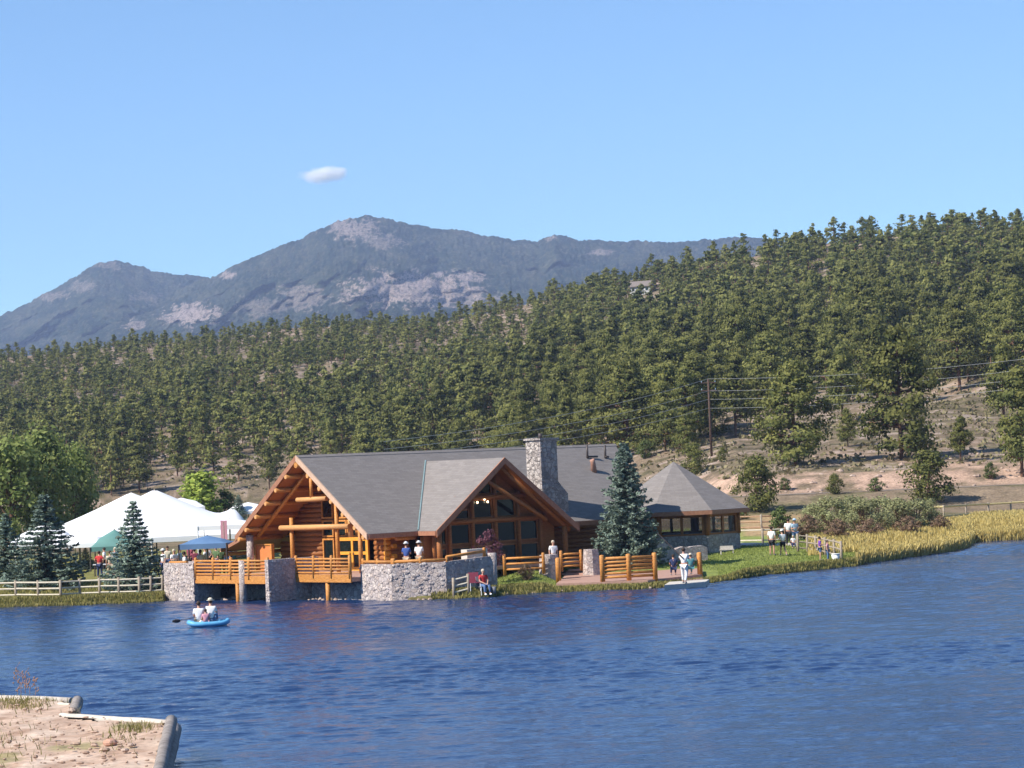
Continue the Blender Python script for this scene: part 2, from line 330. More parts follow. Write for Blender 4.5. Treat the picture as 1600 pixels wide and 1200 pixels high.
# ------------------------------------------------------------ tree meshes
def tube_np(pts, rad, n=6):
    b = MB().tube(pts, rad, n, caps=False); return np.array(b.v), np.array(b.f)
def pine_mesh(seed, h, nb, nl, ls, w=.24, base=.22):
    r_ = np.random.default_rng(seed); Cs = []; var = []; limbs = MB(); Ns = []
    lean = r_.normal(size=2)*.02*h
    for i in range(nb):
        t = base+(1-base)*(r_.random()**.85); a = r_.random()*2*math.pi
        env = w*h*min(1,(1-t)*1.9+.10)*(.55+.45*min(1,(t-base)*5+.4))
        rad = env*r_.uniform(.35,1.0)*(1+.25*math.sin(3*a+seed)+.15*math.sin(7*t*5+seed))
        c = np.array([math.cos(a)*rad+lean[0]*t, math.sin(a)*rad+lean[1]*t, t*h+rad*.12])
        sg = np.array([1,1,.55])*h*.045*r_.uniform(.7,1.35)*(1.25-t*.55)
        pts = c+r_.normal(size=(nl,3))*sg
        ax_ = pts*np.array([1,1,0.])/max(1e-4,env); Ns.append(ax_*.9+(pts-c)/sg*.28+np.array([0,0,.42]))
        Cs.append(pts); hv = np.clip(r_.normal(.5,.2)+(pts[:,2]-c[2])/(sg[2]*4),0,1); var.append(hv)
        if i%3 == 0: limbs.tube([(lean[0]*t,lean[1]*t,t*h*.96),tuple(c)], [.012*h*(1-t)+.01, .006], 4, False)
    Cs = np.concatenate(Cs); V,Fq = leaves(Cs, ls*h, nrm=np.concatenate(Ns)); va = np.repeat(np.concatenate(var),4)
    limbs.tube([(0,0,-.4),(lean[0]*.4,lean[1]*.4,h*.4),(lean[0],lean[1],h*.97)], [.020*h,.014*h,.004*h], 7, False)
    return (V,Fq,va),(np.array(limbs.v),np.array(limbs.f))
def two(name, crown, trunk, cm, tm=None):
    a = npmesh(name+'_crown', crown[0], crown[1], cm, crown[2]); b = npmesh(name+'_trunk', trunk[0], trunk[1], tm or M['trunk']); return a,b
def one(name, crown, trunk, cm):
    V = np.concatenate([crown[0],trunk[0]]); Fq = np.concatenate([crown[1], trunk[1]+len(crown[0])])
    mi = np.concatenate([np.zeros(len(crown[1])),np.ones(len(trunk[1]))]); va = np.concatenate([crown[2], np.zeros(len(trunk[0]))])
    return npmesh(name, V, Fq, [cm, M['trunk']], va, mi)
def spruce_mesh(seed, h, w, lev=26, per=11, ls=.03, nl=26):
    r_ = np.random.default_rng(seed); Cs = []; var = []; tb = MB()
    tb.tube([(0,0,-.3),(0,0,h*.5),(0,0,h*.98)], [.022*h,.014*h,.004*h], 7, False)
    for i in range(lev):
        t = .03+.95*i/(lev-1); L = w*h*(1-t)**.85*r_.uniform(.88,1.06)+.02*h
        k = max(4,int(per*(1-t*.55)))
        for j in range(k):
            a = 2*math.pi*(j+r_.random()*.8)/k+i*1.1; l = L*r_.uniform(.68,1.14); z0 = t*h*.985
            m = max(5,int(nl*(.35+l/(w*h)))); s = r_.random(m)**.7
            side = r_.normal(size=m)*.11*l*(1.1-s)+r_.normal(size=m)*.012*h
            drop = -.18*l*s+.16*l*s**3
            x = np.cos(a)*s*l-np.sin(a)*side; y = np.sin(a)*s*l+np.cos(a)*side; z = z0+drop+r_.normal(size=m)*.007*h-np.abs(side)*.2
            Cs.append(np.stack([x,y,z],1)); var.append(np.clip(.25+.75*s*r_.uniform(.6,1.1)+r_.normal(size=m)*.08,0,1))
            if j%2 == 0: tb.tube([(0,0,z0),(math.cos(a)*l*.8,math.sin(a)*l*.8,z0-.12*l)],[.006*h,.002*h],3,False)
    Cs = np.concatenate(Cs); V,Fq = leaves(Cs, ls*h, 1.1, .45); return (V,Fq,np.repeat(np.concatenate(var),4)),(np.array(tb.v),np.array(tb.f))
def broad_mesh(seed, h, w, nb, nl, ls, base=.12, cone=.0, stems=1):
    r_ = np.random.default_rng(seed); Cs = []; var = []; Ns = []; tb = MB()
    if stems == 1: tb.tube([(0,0,-.3),(0,0,h*.5),(.03*h,0,h*.8)], [.03*h,.02*h,.008*h], 7, False)
    for i in range(nb):
        t = base+(1-base)*r_.random(); a = r_.random()*2*math.pi
        pr = math.sin(math.pi*min(1,max(.04,(t-base)/(1-base)))**.75)**.6 if not cone else (1-t)**.8+.08
        rad = w*h*pr*r_.uniform(.3,1)
        c = np.array([math.cos(a)*rad, math.sin(a)*rad, t*h]); sg = np.array([1,1,.9])*h*.055*r_.uniform(.7,1.4)
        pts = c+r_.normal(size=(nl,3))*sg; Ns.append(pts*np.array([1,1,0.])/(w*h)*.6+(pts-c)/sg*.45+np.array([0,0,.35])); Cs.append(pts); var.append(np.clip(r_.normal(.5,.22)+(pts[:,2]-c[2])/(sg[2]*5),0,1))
        if stems > 1 or i%3 == 0: tb.tube([(rad*.2*math.cos(a),rad*.2*math.sin(a),0 if stems>1 else t*h*.6),tuple(c)], [.008*h,.003*h], 4, False)
    Cs = np.concatenate(Cs); Ns = np.concatenate(Ns); kp = Cs[:,2] > .02*h; Cs = Cs[kp]; Ns = Ns[kp]
    V,Fq = leaves(Cs, ls*h, nrm=Ns); va = np.concatenate(var); va = np.resize(va, len(Cs))
    return (V,Fq,np.repeat(va,4)),(np.array(tb.v),np.array(tb.f))
# ------------------------------------------------------------ terrain height
shore_px = [(-1500,955),(-400,952),(0,949),(130,945),(255,940),(262,936),(300,932),(430,932),(560,931),(575,938),(640,938),(700,936),(750,934),(800,928.5),(900,924),(937,922.5),(1000,920.5),(1041,917),(1120,909),(1200,898),(1300,888),(1340,884),(1352,880),(1400,874),(1480,863),(1512,856),(1524,847),(1600,843),(1900,832),(2600,815)]
_s = [P(x,y,0) for x,y in shore_px]; SA = np.array([p.x/p.y for p in _s]); SD = np.array([p.y for p in _s])
SD[0] = 145; SD[1] = 144.5; SD[-1] = 190; SD[-2] = 186
def dshore(a): return np.interp(a, SA, SD)
_pz = lambda pts: (np.array([elev(x,y)[1] for x,y in pts]), np.array([elev(x,y)[0] for x,y in pts]))
ridge_px = [(-400,545),(0,535),(100,528),(200,515),(300,508),(380,500),(450,487),(530,483),(650,483),(750,465),(850,441),(900,427),(1000,405),(1100,380),(1170,370),(1230,356),(1300,347),(1400,333),(1500,323),(1600,318),(2000,300),(2600,330)]
RA,RE = _pz(ridge_px)
PXA = lambda a: 800+4000*a
def hill(a, D):
    px = PXA(a)
    Db = np.interp(px, [-3000,0,500,800,1000,1150,1600,4000],[430,430,420,360,300,262,262,300])
    zb = np.interp(px, [-3000,0,500,800,1000,1150,1600,4000],[3.4,3.4,3.4,3.8,4.6,4.6,5,6])
    Dr = np.interp(px, [-3000,0,800,1600,4000],[920,920,860,740,760])
    th = np.interp(px, [0,800,1600],[6.3,7.0,8.0])
    er = np.interp(a, RA, RE)-th*.85/Dr; e1 = (zb-CH)/Db
    t = np.clip((D-Db)/(Dr-Db),0,1)
    e = e1+(er-e1)*t**np.interp(px,[0,600,950,1250],[.60,.60,.68,.80])
    z = CH+D*e
    z = z+fbm(a*D/16,D/32,4)*np.minimum(9,(D-Db).clip(0)*.045)*(1-sstep(.55,1,t)*.85)
    zr = CH+Dr*er
    return np.where(D>Dr, zr-(D-Dr)*.10, z), Db, zb
def height(a, D):
    a = np.asarray(a,float); D = np.asarray(D,float)
    d = D-dshore(a); px = PXA(a)
    zl = np.interp(px,[640,835,858,1120,1150],[.36,.36,.12,.12,.34])*sstep(-.3,.5,d)+.42*sstep(148,153,D)*(px<600)+.35*sstep(9,15,d)*(px>640)+np.clip(d,0,60)/60*.5+np.clip((d-60)/40,0,1)*.5
    zl = np.where(d<0, -1.6*sstep(0,-4,d)+.1*0, zl)
    # land behind the lodge deck, kept below its floor; embankment and road
    ee = np.interp(px,[-3000,700,1000,4000],[232,228,228,228]); 
    emb = sstep(0,1,(D-ee)/16.); zh,Db,zb = hill(a,D)
    zroad = np.interp(px,[-3000,0,700,1000,1600,4000],[2.6,2.4,2.4,3.0,3.0,3.2])
    zz = zl+(zroad-zl)*emb
    k = sstep(0,1,(D-(Db-11))/10.); zz = zz+(zb-zroad)*k*(d>5)
    zz = np.where(D>Db, zh, zz)
    zz = zz+.42*np.exp(-((a*D-.5)/1.4)**2-((D-142.5)/2.8)**2)
    zz = zz+fbm(D*np.asarray(a)*.8,D*.8,3)*.12*sstep(1,6,d)*(1-.8*((px>700)&(px<1330)&(d<40)))
    return zz
def G(x, y, D0=120, D1=1100):   # ray / terrain
    e,a = elev(x,y); D = np.linspace(D0,D1,6000); z = height(np.full_like(D,a), D); hit = np.nonzero(z >= CH+e*D)[0]
    Dh = D[hit[0]] if len(hit) else D1
    return Vector((a*Dh, Dh, float(height(a,Dh))))
def zg(x,y): return float(height(x/y, y))
# grid
A1 = np.concatenate([np.linspace(-.9,-.26,90,endpoint=False), np.linspace(-.26,.26,760,endpoint=False), np.linspace(.26,2.2,160)])
D1_ = np.concatenate([np.linspace(118,215,300,endpoint=False), np.linspace(215,420,230,endpoint=False), np.linspace(420,1010,210), np.linspace(1040,1500,8)])
AA,DD = np.meshgrid(A1,D1_); ZZ = height(AA,DD)
PX = PXA(AA); dS = DD-dshore(AA)
def mixc(c, col, k): return c*(1-k[...,None])+np.array(col)*k[...,None]
col = np.zeros(AA.shape+(3,))+np.array((.175,.135,.088))
nz = fbm(AA*DD/6, DD/6, 4); nz2 = fbm(AA*DD/22+9, DD/22+5, 4); nz3 = fbm(AA*DD/2.2+3, DD/2.2+7, 3)
col = mixc(col, (.255,.185,.13), sstep(-.1,.25,nz2)*1.0)
col = mixc(col, (.15,.13,.07), sstep(.02,.2,nz)*.75); col = mixc(col, (.09,.08,.04), sstep(.1,.2,-nz3-nz*.3)*.8)                       # dry grass and litter
_,DBg,_ = hill(AA,DD)
col = mixc(col, (.46,.36,.31), sstep(.08,.18,nz3+nz*.5)*(DD>DBg)*.5)      # pale rocks
cut = sstep(DBg-13,DBg-9,DD)*(1-sstep(DBg+1,DBg+7,DD+nz*30))*sstep(1010,1120,PX)
col = mixc(col, (.44,.30,.22), cut*(.25+.75*sstep(-.15,.12,nz3+nz*.5)))
emb = sstep(212,222,DD)*(1-sstep(DBg-14,DBg-11,DD)); col = mixc(col, (.24,.18,.12), emb*.85); col = mixc(col, (.14,.125,.06), emb*sstep(-.02,.12,nz+nz3*.6)*.8)
green = sstep(-.5,.5,dS)*(1-sstep(200,214,DD+nz*14)); 
gcol = np.zeros_like(col)+np.array((.20,.19,.06))
gcol = mixc(gcol, (.225,.265,.07), sstep(690,730,PX)*(1-sstep(1316,1332,PX+nz*20)))
yk = sstep(1320,1345,PX+nz*30); gcol = mixc(gcol, (.55,.43,.17), yk*(.65+.35*sstep(-.2,.2,nz)))
col = mixc(col, (.13,.13,.05), green); col = col*(1-green[...,None])+gcol*green[...,None]
dirt = (1-sstep(1240,1290,PX))*sstep(1140,1160,PX)*sstep(182,187,DD)*(1-sstep(225,232,DD)); col = mixc(col, (.36,.25,.13), dirt)
col = mixc(col, (.10,.075,.05), 1-sstep(-.35,.25,dS))
far = ((PX<-260)|(PX>1860))&(DD>290); col = mixc(col, (.055,.07,.025), far*.85)
ii = np.arange(AA.size).reshape(AA.shape)
Fq = np.stack([ii[:-1,:-1],ii[:-1,1:],ii[1:,1:],ii[1:,:-1]],-1).reshape(-1,4)
V = np.stack([AA*DD,DD,ZZ],-1).reshape(-1,3)
tag(link('terrain', npmesh('terrain',V,Fq,M['terrain'],col.reshape(-1,3),smooth=True)), kind='structure')
# lake surface and lake bed
wv = np.array([(-700,-60,-.10),(700,-60,-.10),(700,196,-.10),(-700,196,-.10)],float)
def waves(X,Y):
    r_ = np.random.default_rng(77); z = np.zeros_like(X); pa = fbm(X*.035,Y*.06,3); gate = .42+.58*sstep(-.22,.12,pa); wx = fbm(X*.2,Y*.2,2)*1.6; wy = fbm(X*.2+40,Y*.2+7,2)*1.6
    for i in range(46):
        lam = .31*(1+i*.040)*r_.uniform(.85,1.15)+(i>36)*r_.uniform(.5,1.6); th_ = R(97)+r_.normal()*R(24); k = 2*math.pi/lam; kx,ky = k*math.cos(th_),k*math.sin(th_)
        z = z+np.sin(kx*(X+wx)+ky*(Y+wy)+r_.uniform(0,6.28))*lam*WSL
    return z*gate
WSL = .0047
AW = np.linspace(-.27,.27,640); DW_ = np.concatenate([np.linspace(46,100,460,endpoint=False),np.linspace(100,150,420,endpoint=False),np.linspace(150,194,220)])
A2w,D2w = np.meshgrid(AW,DW_); Zw = waves(A2w*D2w,D2w); ii = np.arange(A2w.size).reshape(A2w.shape)
tag(link('lake', npmesh('lake', np.stack([A2w*D2w,D2w,Zw],-1).reshape(-1,3), np.stack([ii[:-1,:-1],ii[:-1,1:],ii[1:,1:],ii[1:,:-1]],-1).reshape(-1,4), M['water'], smooth=True)), kind='structure')
tag(link('water', npmesh('water', wv, np.array([[0,1,2,3]]), M['water'])), kind='structure')
gv = np.array([(-9000,-3000,-1.7),(9000,-3000,-1.7),(9000,9000,-1.7),(-9000,9000,-1.7)],float)
tag(link('ground', npmesh('ground', gv, np.array([[0,1,2,3]]), nmat('lake_bed',(.05,.055,.04),(.08,.085,.06),.02,.9))), kind='structure')
# road on the embankment
rv = []; 
for px in np.linspace(-2500,3500,240):
    a = (px-800)/4000; Db = float(hill(np.array([a]),np.array([300.]))[1][0])
    for q in (-17.2,-12.2): D = Db+q; rv.append((a*D,D,float(height(a,D))+.03))
rv = np.array(rv); k = np.arange(239)*2
tag(link('road', npmesh('road', rv, np.stack([k,k+2,k+3,k+1],1), M['asphalt'])), kind='structure')
# lakeside path behind the lawn
pv = []
for i,px in enumerate(np.linspace(1075,1246,24)):
    for yy in (853.5,849.0): p = G(px, yy-.0*(px-1100)); pv.append((p.x,p.y,p.z+.04))
pv = np.array(pv); k = np.arange(23)*2
tag(link('path', npmesh('path', pv, np.stack([k,k+2,k+3,k+1],1), M['path'])), kind='structure')
# ------------------------------------------------------------ mountains
def mountain(name, pts, Dr, D0, e0, patches, seed):
    ma,me_ = _pz(pts); A = np.concatenate([np.linspace(-.55,-.215,60,endpoint=False),np.linspace(-.215,.215,1100,endpoint=False),np.linspace(.215,.55,60)]); T = np.linspace(0,1.25,230)
    A2,T2 = np.meshgrid(A,T); er = np.interp(A2,ma,me_); tt = np.minimum(T2,1)
    D = D0+(Dr-D0)*T2; e = e0+(er-e0)*tt**.85
    rid = fbm(A2*14+seed, T2*2.2+A2*9, 5); rid2 = np.abs(fbm(A2*26+seed+5, T2*3.5-A2*14, 4))
    D = D+(rid*1100-rid2*1100)*np.sin(math.pi*np.minimum(T2,1))*1.0
    e = e+rid*.010*np.sin(math.pi*tt)*(er-e0)/.08+fbm(A2*260,T2*9+seed,3)*.0016+fbm(A2*1300,T2*60,2)*.0009
    Z = CH+D*e; Z = np.where(T2>1, Z-(T2-1)*700, Z)
    px = 800+4000*A2; py = 735-.04366*(px-800)-4000*e
    n1 = fbm(A2*110+seed,T2*14,4); n2 = fbm(A2*420,T2*60+seed,3); n3 = fbm(A2*1500,T2*150+seed,3)
    c = np.zeros(A2.shape+(3,))+np.array((.018,.034,.020)); c = mixc(c,(.055,.066,.040),sstep(-.1,.2,n1)); c = mixc(c,(.16,.135,.11),sstep(.10,.26,n2+n3*.6)*sstep(-.05,.2,n1)*.12)
    rk = np.zeros_like(A2)
    for (x,y,rx,ry,s) in patches:
        q = 1-np.sqrt(((px-x)/rx)**2+((py-y)/ry)**2); rk = np.maximum(rk, sstep(.0,.10,q*.75+n1*.5+n2*1.0+n3*.9-.08)*s*(q>-.35))
    c = mixc(c,(.13,.12,.075),sstep(.0,.2,n3+n2*.5)*.6); c = mixc(c,(.38,.30,.26),rk); c = mixc(c,(.04,.055,.03),sstep(.08,.2,n3)*(rk>.3)*.8)
    ii = np.arange(A2.size).reshape(A2.shape); Fq = np.stack([ii[:-1,:-1],ii[:-1,1:],ii[1:,1:],ii[1:,:-1]],-1).reshape(-1,4)
    V = np.stack([A2*D,D,Z],-1).reshape(-1,3)
    tag(link(name, npmesh(name,V,Fq,M['mountain'],c.reshape(-1,3),smooth=True)), kind='structure')
mountain('hills', [(-1400,600),(-400,560),(-100,532),(0,492),(50,470),(100,442),(135,420),(158,410),(180,407),(200,409),(235,421),(270,429),(310,432),(400,440),(700,450),(1200,430),(1400,470),(3000,500)],
         5600, 3800, .035, [(90,462,30,8,.5),(180,415,22,8,.35),(135,448,20,10,.4),(235,465,30,8,.25)], 3)
mountain('mountain', [(-1400,640),(0,560),(120,505),(200,480),(260,462),(310,440),(345,427),(370,412),(400,398),(430,388),(470,372),(500,358),(525,346),(548,339),(580,337),(605,340),(640,350),(680,357),(720,360),(760,367),(800,373),(840,376),(852,371),(866,365),(885,370),(905,375),(940,376),(1000,377),(1080,378),(1120,371),(1150,369),(1180,371),(1300,385),(1700,420),(3000,440)],
         5000, 2600, .030, [(305,492,48,20,1),(215,508,20,10,.8),(560,358,45,20,.75),(605,375,40,16,.5),(365,431,14,8,.9),(650,452,110,32,.95),(480,465,50,22,.5),(745,432,30,9,.9),(866,370,18,6,.7),(950,394,24,5,.6),(720,460,60,22,.6),(420,480,50,20,.4)], 11)

# the other side of the valley, behind the camera (windows and water mirror it)
a_ = np.linspace(R(165),R(375),90); rv = []; rcol = []
for j,(rad_,zz_) in enumerate(((330,-1),(420,6),(560,38),(720,72),(900,88),(1000,60))):
    for t_ in a_: q_ = 1+.25*vnoise(np.array([t_*6]),np.array([j*.7]))[0]; rv.append((rad_*math.cos(t_),rad_*math.sin(t_),zz_*q_)); rcol.append((.05,.065,.025) if j else (.16,.13,.07))
rv = np.array(rv); ii = np.arange(len(rv)).reshape(6,90); Fq = np.stack([ii[:-1,:-1],ii[1:,:-1],ii[1:,1:],ii[:-1,1:]],-1).reshape(-1,4)
tag(link('valley_side', npmesh('valley_side',rv,Fq,M['terrain'],np.array(rcol),smooth=True)), kind='structure')
# ------------------------------------------------------------ lodge frame of reference
PA = Q(463,712,145); BB = R(40.5); rr = Vector((math.cos(BB),math.sin(BB),0)); gg = Vector((math.sin(BB),-math.cos(BB),0))
FL = 1.2
def W(u,v,z): return Vector((PA.x,PA.y,0))+rr*u+gg*v+Vector((0,0,z))
def L(u,v,z): return (u,-v,z)          # local axes of every object rotated by BB at (PA.x,PA.y,0)
def frame(name): return empty(name, (PA.x,PA.y,0), BB)
def place(o): o.location = (PA.x,PA.y,0); o.rotation_euler = (0,0,BB); return o
RZ = PA.z; HW = 6.37; SL = 4.5/HW; LEN = 24.6
def roofz(v): return RZ-SL*abs(v)
lodge = frame('log_lodge'); tag(lodge, 'big orange log lodge with grey shingle roof and two tall gables beside the lake', 'lodge')
# main roof with a notch for the front gable
UC = 8.62; DW = 5.12; DZ = 7.24; DSL = 3.88/DW; VF = 8.0; vr = (RZ-DZ)/SL
th = .24
LE2 = 21.2
f1 = MB().slab([L(0,0,RZ),L(LEN,0,RZ),L(LE2,HW,RZ-4.5),L(UC+DW+.15,HW,RZ-4.5),L(UC,vr,DZ),L(UC-DW,HW,RZ-4.5),L(0,HW,RZ-4.5)], th)
f1.slab([L(0,0,RZ),L(LEN,0,RZ),L(LEN,-HW,RZ-4.5),L(0,-HW,RZ-4.5)], th)
mr_ = f1.build('roof', M['shingle'], lodge, uvplane=True)
# front gable roof
f2 = MB().slab([L(UC,VF,DZ),L(UC,vr,DZ+.012),L(UC-DW,HW-.02,RZ-4.5+.012),L(UC-DW,VF,DZ-DSL*DW)], th)
f2.slab([L(UC,VF,DZ),L(UC,vr,DZ+.012),L(UC+DW+.3,HW-.02,RZ-4.5+.012-.1),L(UC+DW+.3,VF,DZ-DSL*(DW+.3))], th)
f2.build('gable_roof', M['shingle'], lodge, uvplane=True)
# valley flashing and ridge caps
MB().tube([L(UC-DW,HW+.03,RZ-4.5+.05),L(UC,vr,DZ+.05)], .05, 6).build('valley_flashing', nmat('flashing',(.16,.24,.25),(.22,.31,.32),6,.5), lodge)
rc = MB().slab([L(-.02,-.2,RZ+.03-.14),L(-.02,0,RZ+.03),L(LEN,0,RZ+.03),L(LEN,-.2,RZ+.03-.14)], .03)
rc.slab([L(-.02,.2,RZ+.03-.14),L(-.02,0,RZ+.03),L(LEN,0,RZ+.03),L(LEN,.2,RZ+.03-.14)], .03); rc.build('ridge_cap', M['shingle'], rc and lodge, uvplane=True)
# rakes (boards that close the gable edges) and eave fascia
def rake(u, side, mat, name='rake_board', z0=RZ, sl=SL, hw=HW, wd=.34):
    a = side; b = MB(); b.slab([L(u-.06,0,z0+.02),L(u-.06,a*hw,z0-sl*hw+.02),L(u+.03,a*hw,z0-sl*hw+.02),L(u+.03,0,z0+.02)], wd); return b.build(name, mat, lodge)
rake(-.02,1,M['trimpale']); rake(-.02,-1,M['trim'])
for s in (-1,1):
    b = MB(); w2 = DW+(.3 if s>0 else 0); b.slab([L(UC,VF-.02,DZ+.02),L(UC+s*w2,VF-.02,DZ-DSL*w2+.02),L(UC+s*w2,VF+.07,DZ-DSL*w2+.02),L(UC,VF+.07,DZ+.02)], .36)
    b.build('rake_board', M['trim'], lodge)
MB().box(.05,UC-DW-.03,-(HW+.06),-(HW-.01),RZ-4.5-.26,RZ-4.5-.02).build('eave_fascia', M['trim'], lodge)
MB().box(UC+DW+.45,21.15,-(HW+.06),-(HW-.01),RZ-4.5-.26,RZ-4.5-.02).build('eave_fascia', M['trim'], lodge)
MB().box(UC-DW-.06,UC-DW+.01,-VF,-(HW+.07),RZ-4.5-.26,RZ-4.5-.02).build('eave_fascia', M['trim'], lodge)
# soffit boards under the overhangs
def soff(us,ue,s):
    return MB().slab([L(us,0,RZ-th-.03),L(ue,0,RZ-th-.03),L(ue,s*(HW-.12),roofz(HW-.12)-th-.03),L(us,s*(HW-.12),roofz(HW-.12)-th-.03)], .05)
for s in (-1,1): soff(.06,3.4,s).build('soffit', M['soffit'], lodge)
for s in (-1,1):
    w2 = DW-.12; MB().slab([L(UC,VF-.08,DZ-th-.03),L(UC,4.6,DZ-th-.03),L(UC+s*w2,6.0,DZ-DSL*w2-th-.03),L(UC+s*w2,VF-.08,DZ-DSL*w2-th-.03)], .05).build('soffit', M['soffit'], lodge)
# purlins: log ends show under both rakes of the lake gable
for s in (-1,1):
    for v in (1.05,2.1,3.15,4.2,5.25,6.0):
        z = roofz(v)-th-.19
        pm = MB().tube([L(-.06,s*v,z),L(3.0,s*v,z)], .145, 10); pl = pm.build('purlin', M['log'], lodge, True)
        MB().tube([L(-.075,s*v,z),L(-.062,s*v,z)], .125, 10).build('log_end', M['logpale'], pl)
pm = MB().tube([L(-.08,0,RZ-th-.30),L(3.0,0,RZ-th-.30)], .17, 10).build('ridge_log', M['log'], lodge, True)
# log walls
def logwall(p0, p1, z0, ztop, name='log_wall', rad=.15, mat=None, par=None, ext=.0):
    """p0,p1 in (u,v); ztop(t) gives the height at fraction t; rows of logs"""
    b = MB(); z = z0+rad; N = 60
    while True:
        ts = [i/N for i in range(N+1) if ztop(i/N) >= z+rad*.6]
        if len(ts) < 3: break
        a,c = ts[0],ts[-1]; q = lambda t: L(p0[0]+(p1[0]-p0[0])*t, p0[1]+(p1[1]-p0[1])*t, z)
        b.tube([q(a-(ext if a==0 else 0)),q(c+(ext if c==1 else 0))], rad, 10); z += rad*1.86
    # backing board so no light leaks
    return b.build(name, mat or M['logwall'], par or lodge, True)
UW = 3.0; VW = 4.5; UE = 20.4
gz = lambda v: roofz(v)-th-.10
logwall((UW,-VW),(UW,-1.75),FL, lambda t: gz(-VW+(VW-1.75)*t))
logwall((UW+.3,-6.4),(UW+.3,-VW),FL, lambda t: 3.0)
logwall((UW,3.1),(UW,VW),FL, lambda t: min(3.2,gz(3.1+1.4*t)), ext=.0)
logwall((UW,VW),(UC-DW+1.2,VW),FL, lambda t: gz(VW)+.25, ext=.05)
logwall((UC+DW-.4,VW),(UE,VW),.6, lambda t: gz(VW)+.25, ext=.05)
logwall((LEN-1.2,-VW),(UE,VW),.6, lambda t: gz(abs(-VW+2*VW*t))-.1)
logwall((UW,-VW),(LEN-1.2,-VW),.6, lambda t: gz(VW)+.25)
MB().box(UW+.1,UW+.16,4.3,1.8,.3,roofz(4.3)-th-.05).box(UW+.1,UE,4.2,4.1,.3,3.6).box(UW+.1,UE,-4.3,4.2,.5,FL-.03).build('inner_wall', flat('inner',(.08,.05,.035)), lodge)
# crossing log ends at the front corner
b = MB(); 
for i in range(7):
    z = FL+.15+i*.279; b.tube([L(UW-.42,VW,z),L(UW+.1,VW,z)], .14, 10)
    if i%2 == 0: b.tube([L(UW,VW+.42,z+.1),L(UW,VW-.1,z+.1)], .13, 10)
b.build('corner_log_ends', M['yellow'], lodge, True)
# windows
def window(u0,v0,u1,v1,z0,z1,fm,mull=0,rails=(),fw=.10,name='window',off=0.0,par=None):
    """framed glass between two points of the plan; the frame stands proud to the outside"""
    p0 = Vector((u0,-v0,0)); p1 = Vector((u1,-v1,0)); d = (p1-p0); ln = d.length; d.normalize(); nrm = Vector((d.y,-d.x,0))
    def bx(b,a,c,za,zc,n0,n1):
        pts = []
        for z in (za,zc):
            for (s,n_) in ((a,n0),(c,n0),(c,n1),(a,n1)): q = p0+d*s+nrm*n_; pts.append((q.x,q.y,z))
        b.add(pts, [(0,3,2,1),(4,5,6,7),(0,1,5,4),(1,2,6,5),(2,3,7,6),(3,0,4,7)])
    b = MB(); bx(b,0,fw,z0,z1,0,.12); bx(b,ln-fw,ln,z0,z1,0,.12); bx(b,fw,ln-fw,z0,z0+fw,0,.117); bx(b,fw,ln-fw,z1-fw,z1,0,.117)
    for k in range(mull): s = ln*(k+1)/(mull+1); bx(b,s-fw*.4,s+fw*.4,z0+fw,z1-fw,0,.112)
    for zr in rails: bx(b,fw,ln-fw,zr-fw*.4,zr+fw*.4,0,.108)
    o = b.build(name, fm, par or lodge); g = MB(); bx(g,fw*.5,ln-fw*.5,z0+fw*.5,z1-fw*.5,.02,.05); g.build('pane', M['glass'], o); return o
# lake gable: glass beside the log wall, golden french doors at its foot (outside is -u)
WO = UW-.05
def gw(v0,v1,z0,z1,m=None,**k): return window(WO,v0,WO,v1,z0,z1,m or M['log'],**k)
gw(-1.72,-.62,FL+.02,3.05); gw(-1.72,-.62,3.12,4.1); gw(-1.72,-.62,4.18,5.6)
gw(-.30,.62,3.12,4.1); gw(-.30,.62,4.18,5.9); gw(.68,1.6,3.12,4.1); gw(.68,1.6,4.18,5.6); gw(1.66,2.6,3.12,4.4); gw(2.66,3.5,3.12,4.1); gw(1.66,2.6,4.48,5.0)
b = MB(); b.slab([L(WO+.06,-1.78,roofz(1.78)-.3),L(WO+.06,0,roofz(0)-.3),L(WO+.06,4.4,roofz(4.4)-.3),L(WO+.06,4.4,2.9),L(WO+.06,-1.78,2.9)], .05, (1,0,0)); b.build('gable_infill', M['logwall'], lodge)
fd = window(WO-.12,-.25,WO-.12,2.75,FL,3.12,M['yellow'],mull=1,rails=(2.2,),fw=.22,name='french_door')
for v in (1.1,1.4): MB().box(WO-.30,WO-.26,-(v+.02),-(v-.02),2.1,2.25).build('handle', M['metal'], fd)
pn = MB(); pn.box(1.0,1.1,5.75,4.35,FL+.05,2.75); pn.build('plank_door', M['panel'], lodge)
b = MB(); b.box(.95,1.15,4.3,4.18,FL,2.85).box(.95,1.15,5.9,5.78,FL,2.85).box(.95,1.15,5.78,4.3,2.77,2.85).build('door_frame', M['log'], lodge)
# lake gable truss
def logp(name, p, q, r=.13, m=None, par=None): return MB().tube([L(*p),L(*q)], r, 10).build(name, m or M['log'], par or lodge, True)
UT = .55
logp('truss_rafter', (UT+.5,-5.6,roofz(5.6)-.62), (UT+.5,-.05,roofz(0)-.66), .12)
logp('truss_rafter', (UT+.5,5.5,roofz(5.5)-.62), (UT+.5,.05,roofz(0)-.66), .12)
logp('tie_beam', (UT-.25,-2.25,3.78), (UT-.25,4.35,3.80), .155, M['logpale'])
logp('tie_beam', (UT,-.85,5.35), (UT,2.0,5.38), .14, M['logpale'])
logp('king_post', (UT,.55,5.45), (UT,.55,6.7), .11)
for v,zt in ((-1.45,4.35),(2.9,roofz(2.9)-.5),(5.0,roofz(5)-.45)): MB().tube([L(UT-.05,v,FL),L(UT-.05,v,zt)],[.13,.12],10).build('log_post', M['log'], lodge, True)
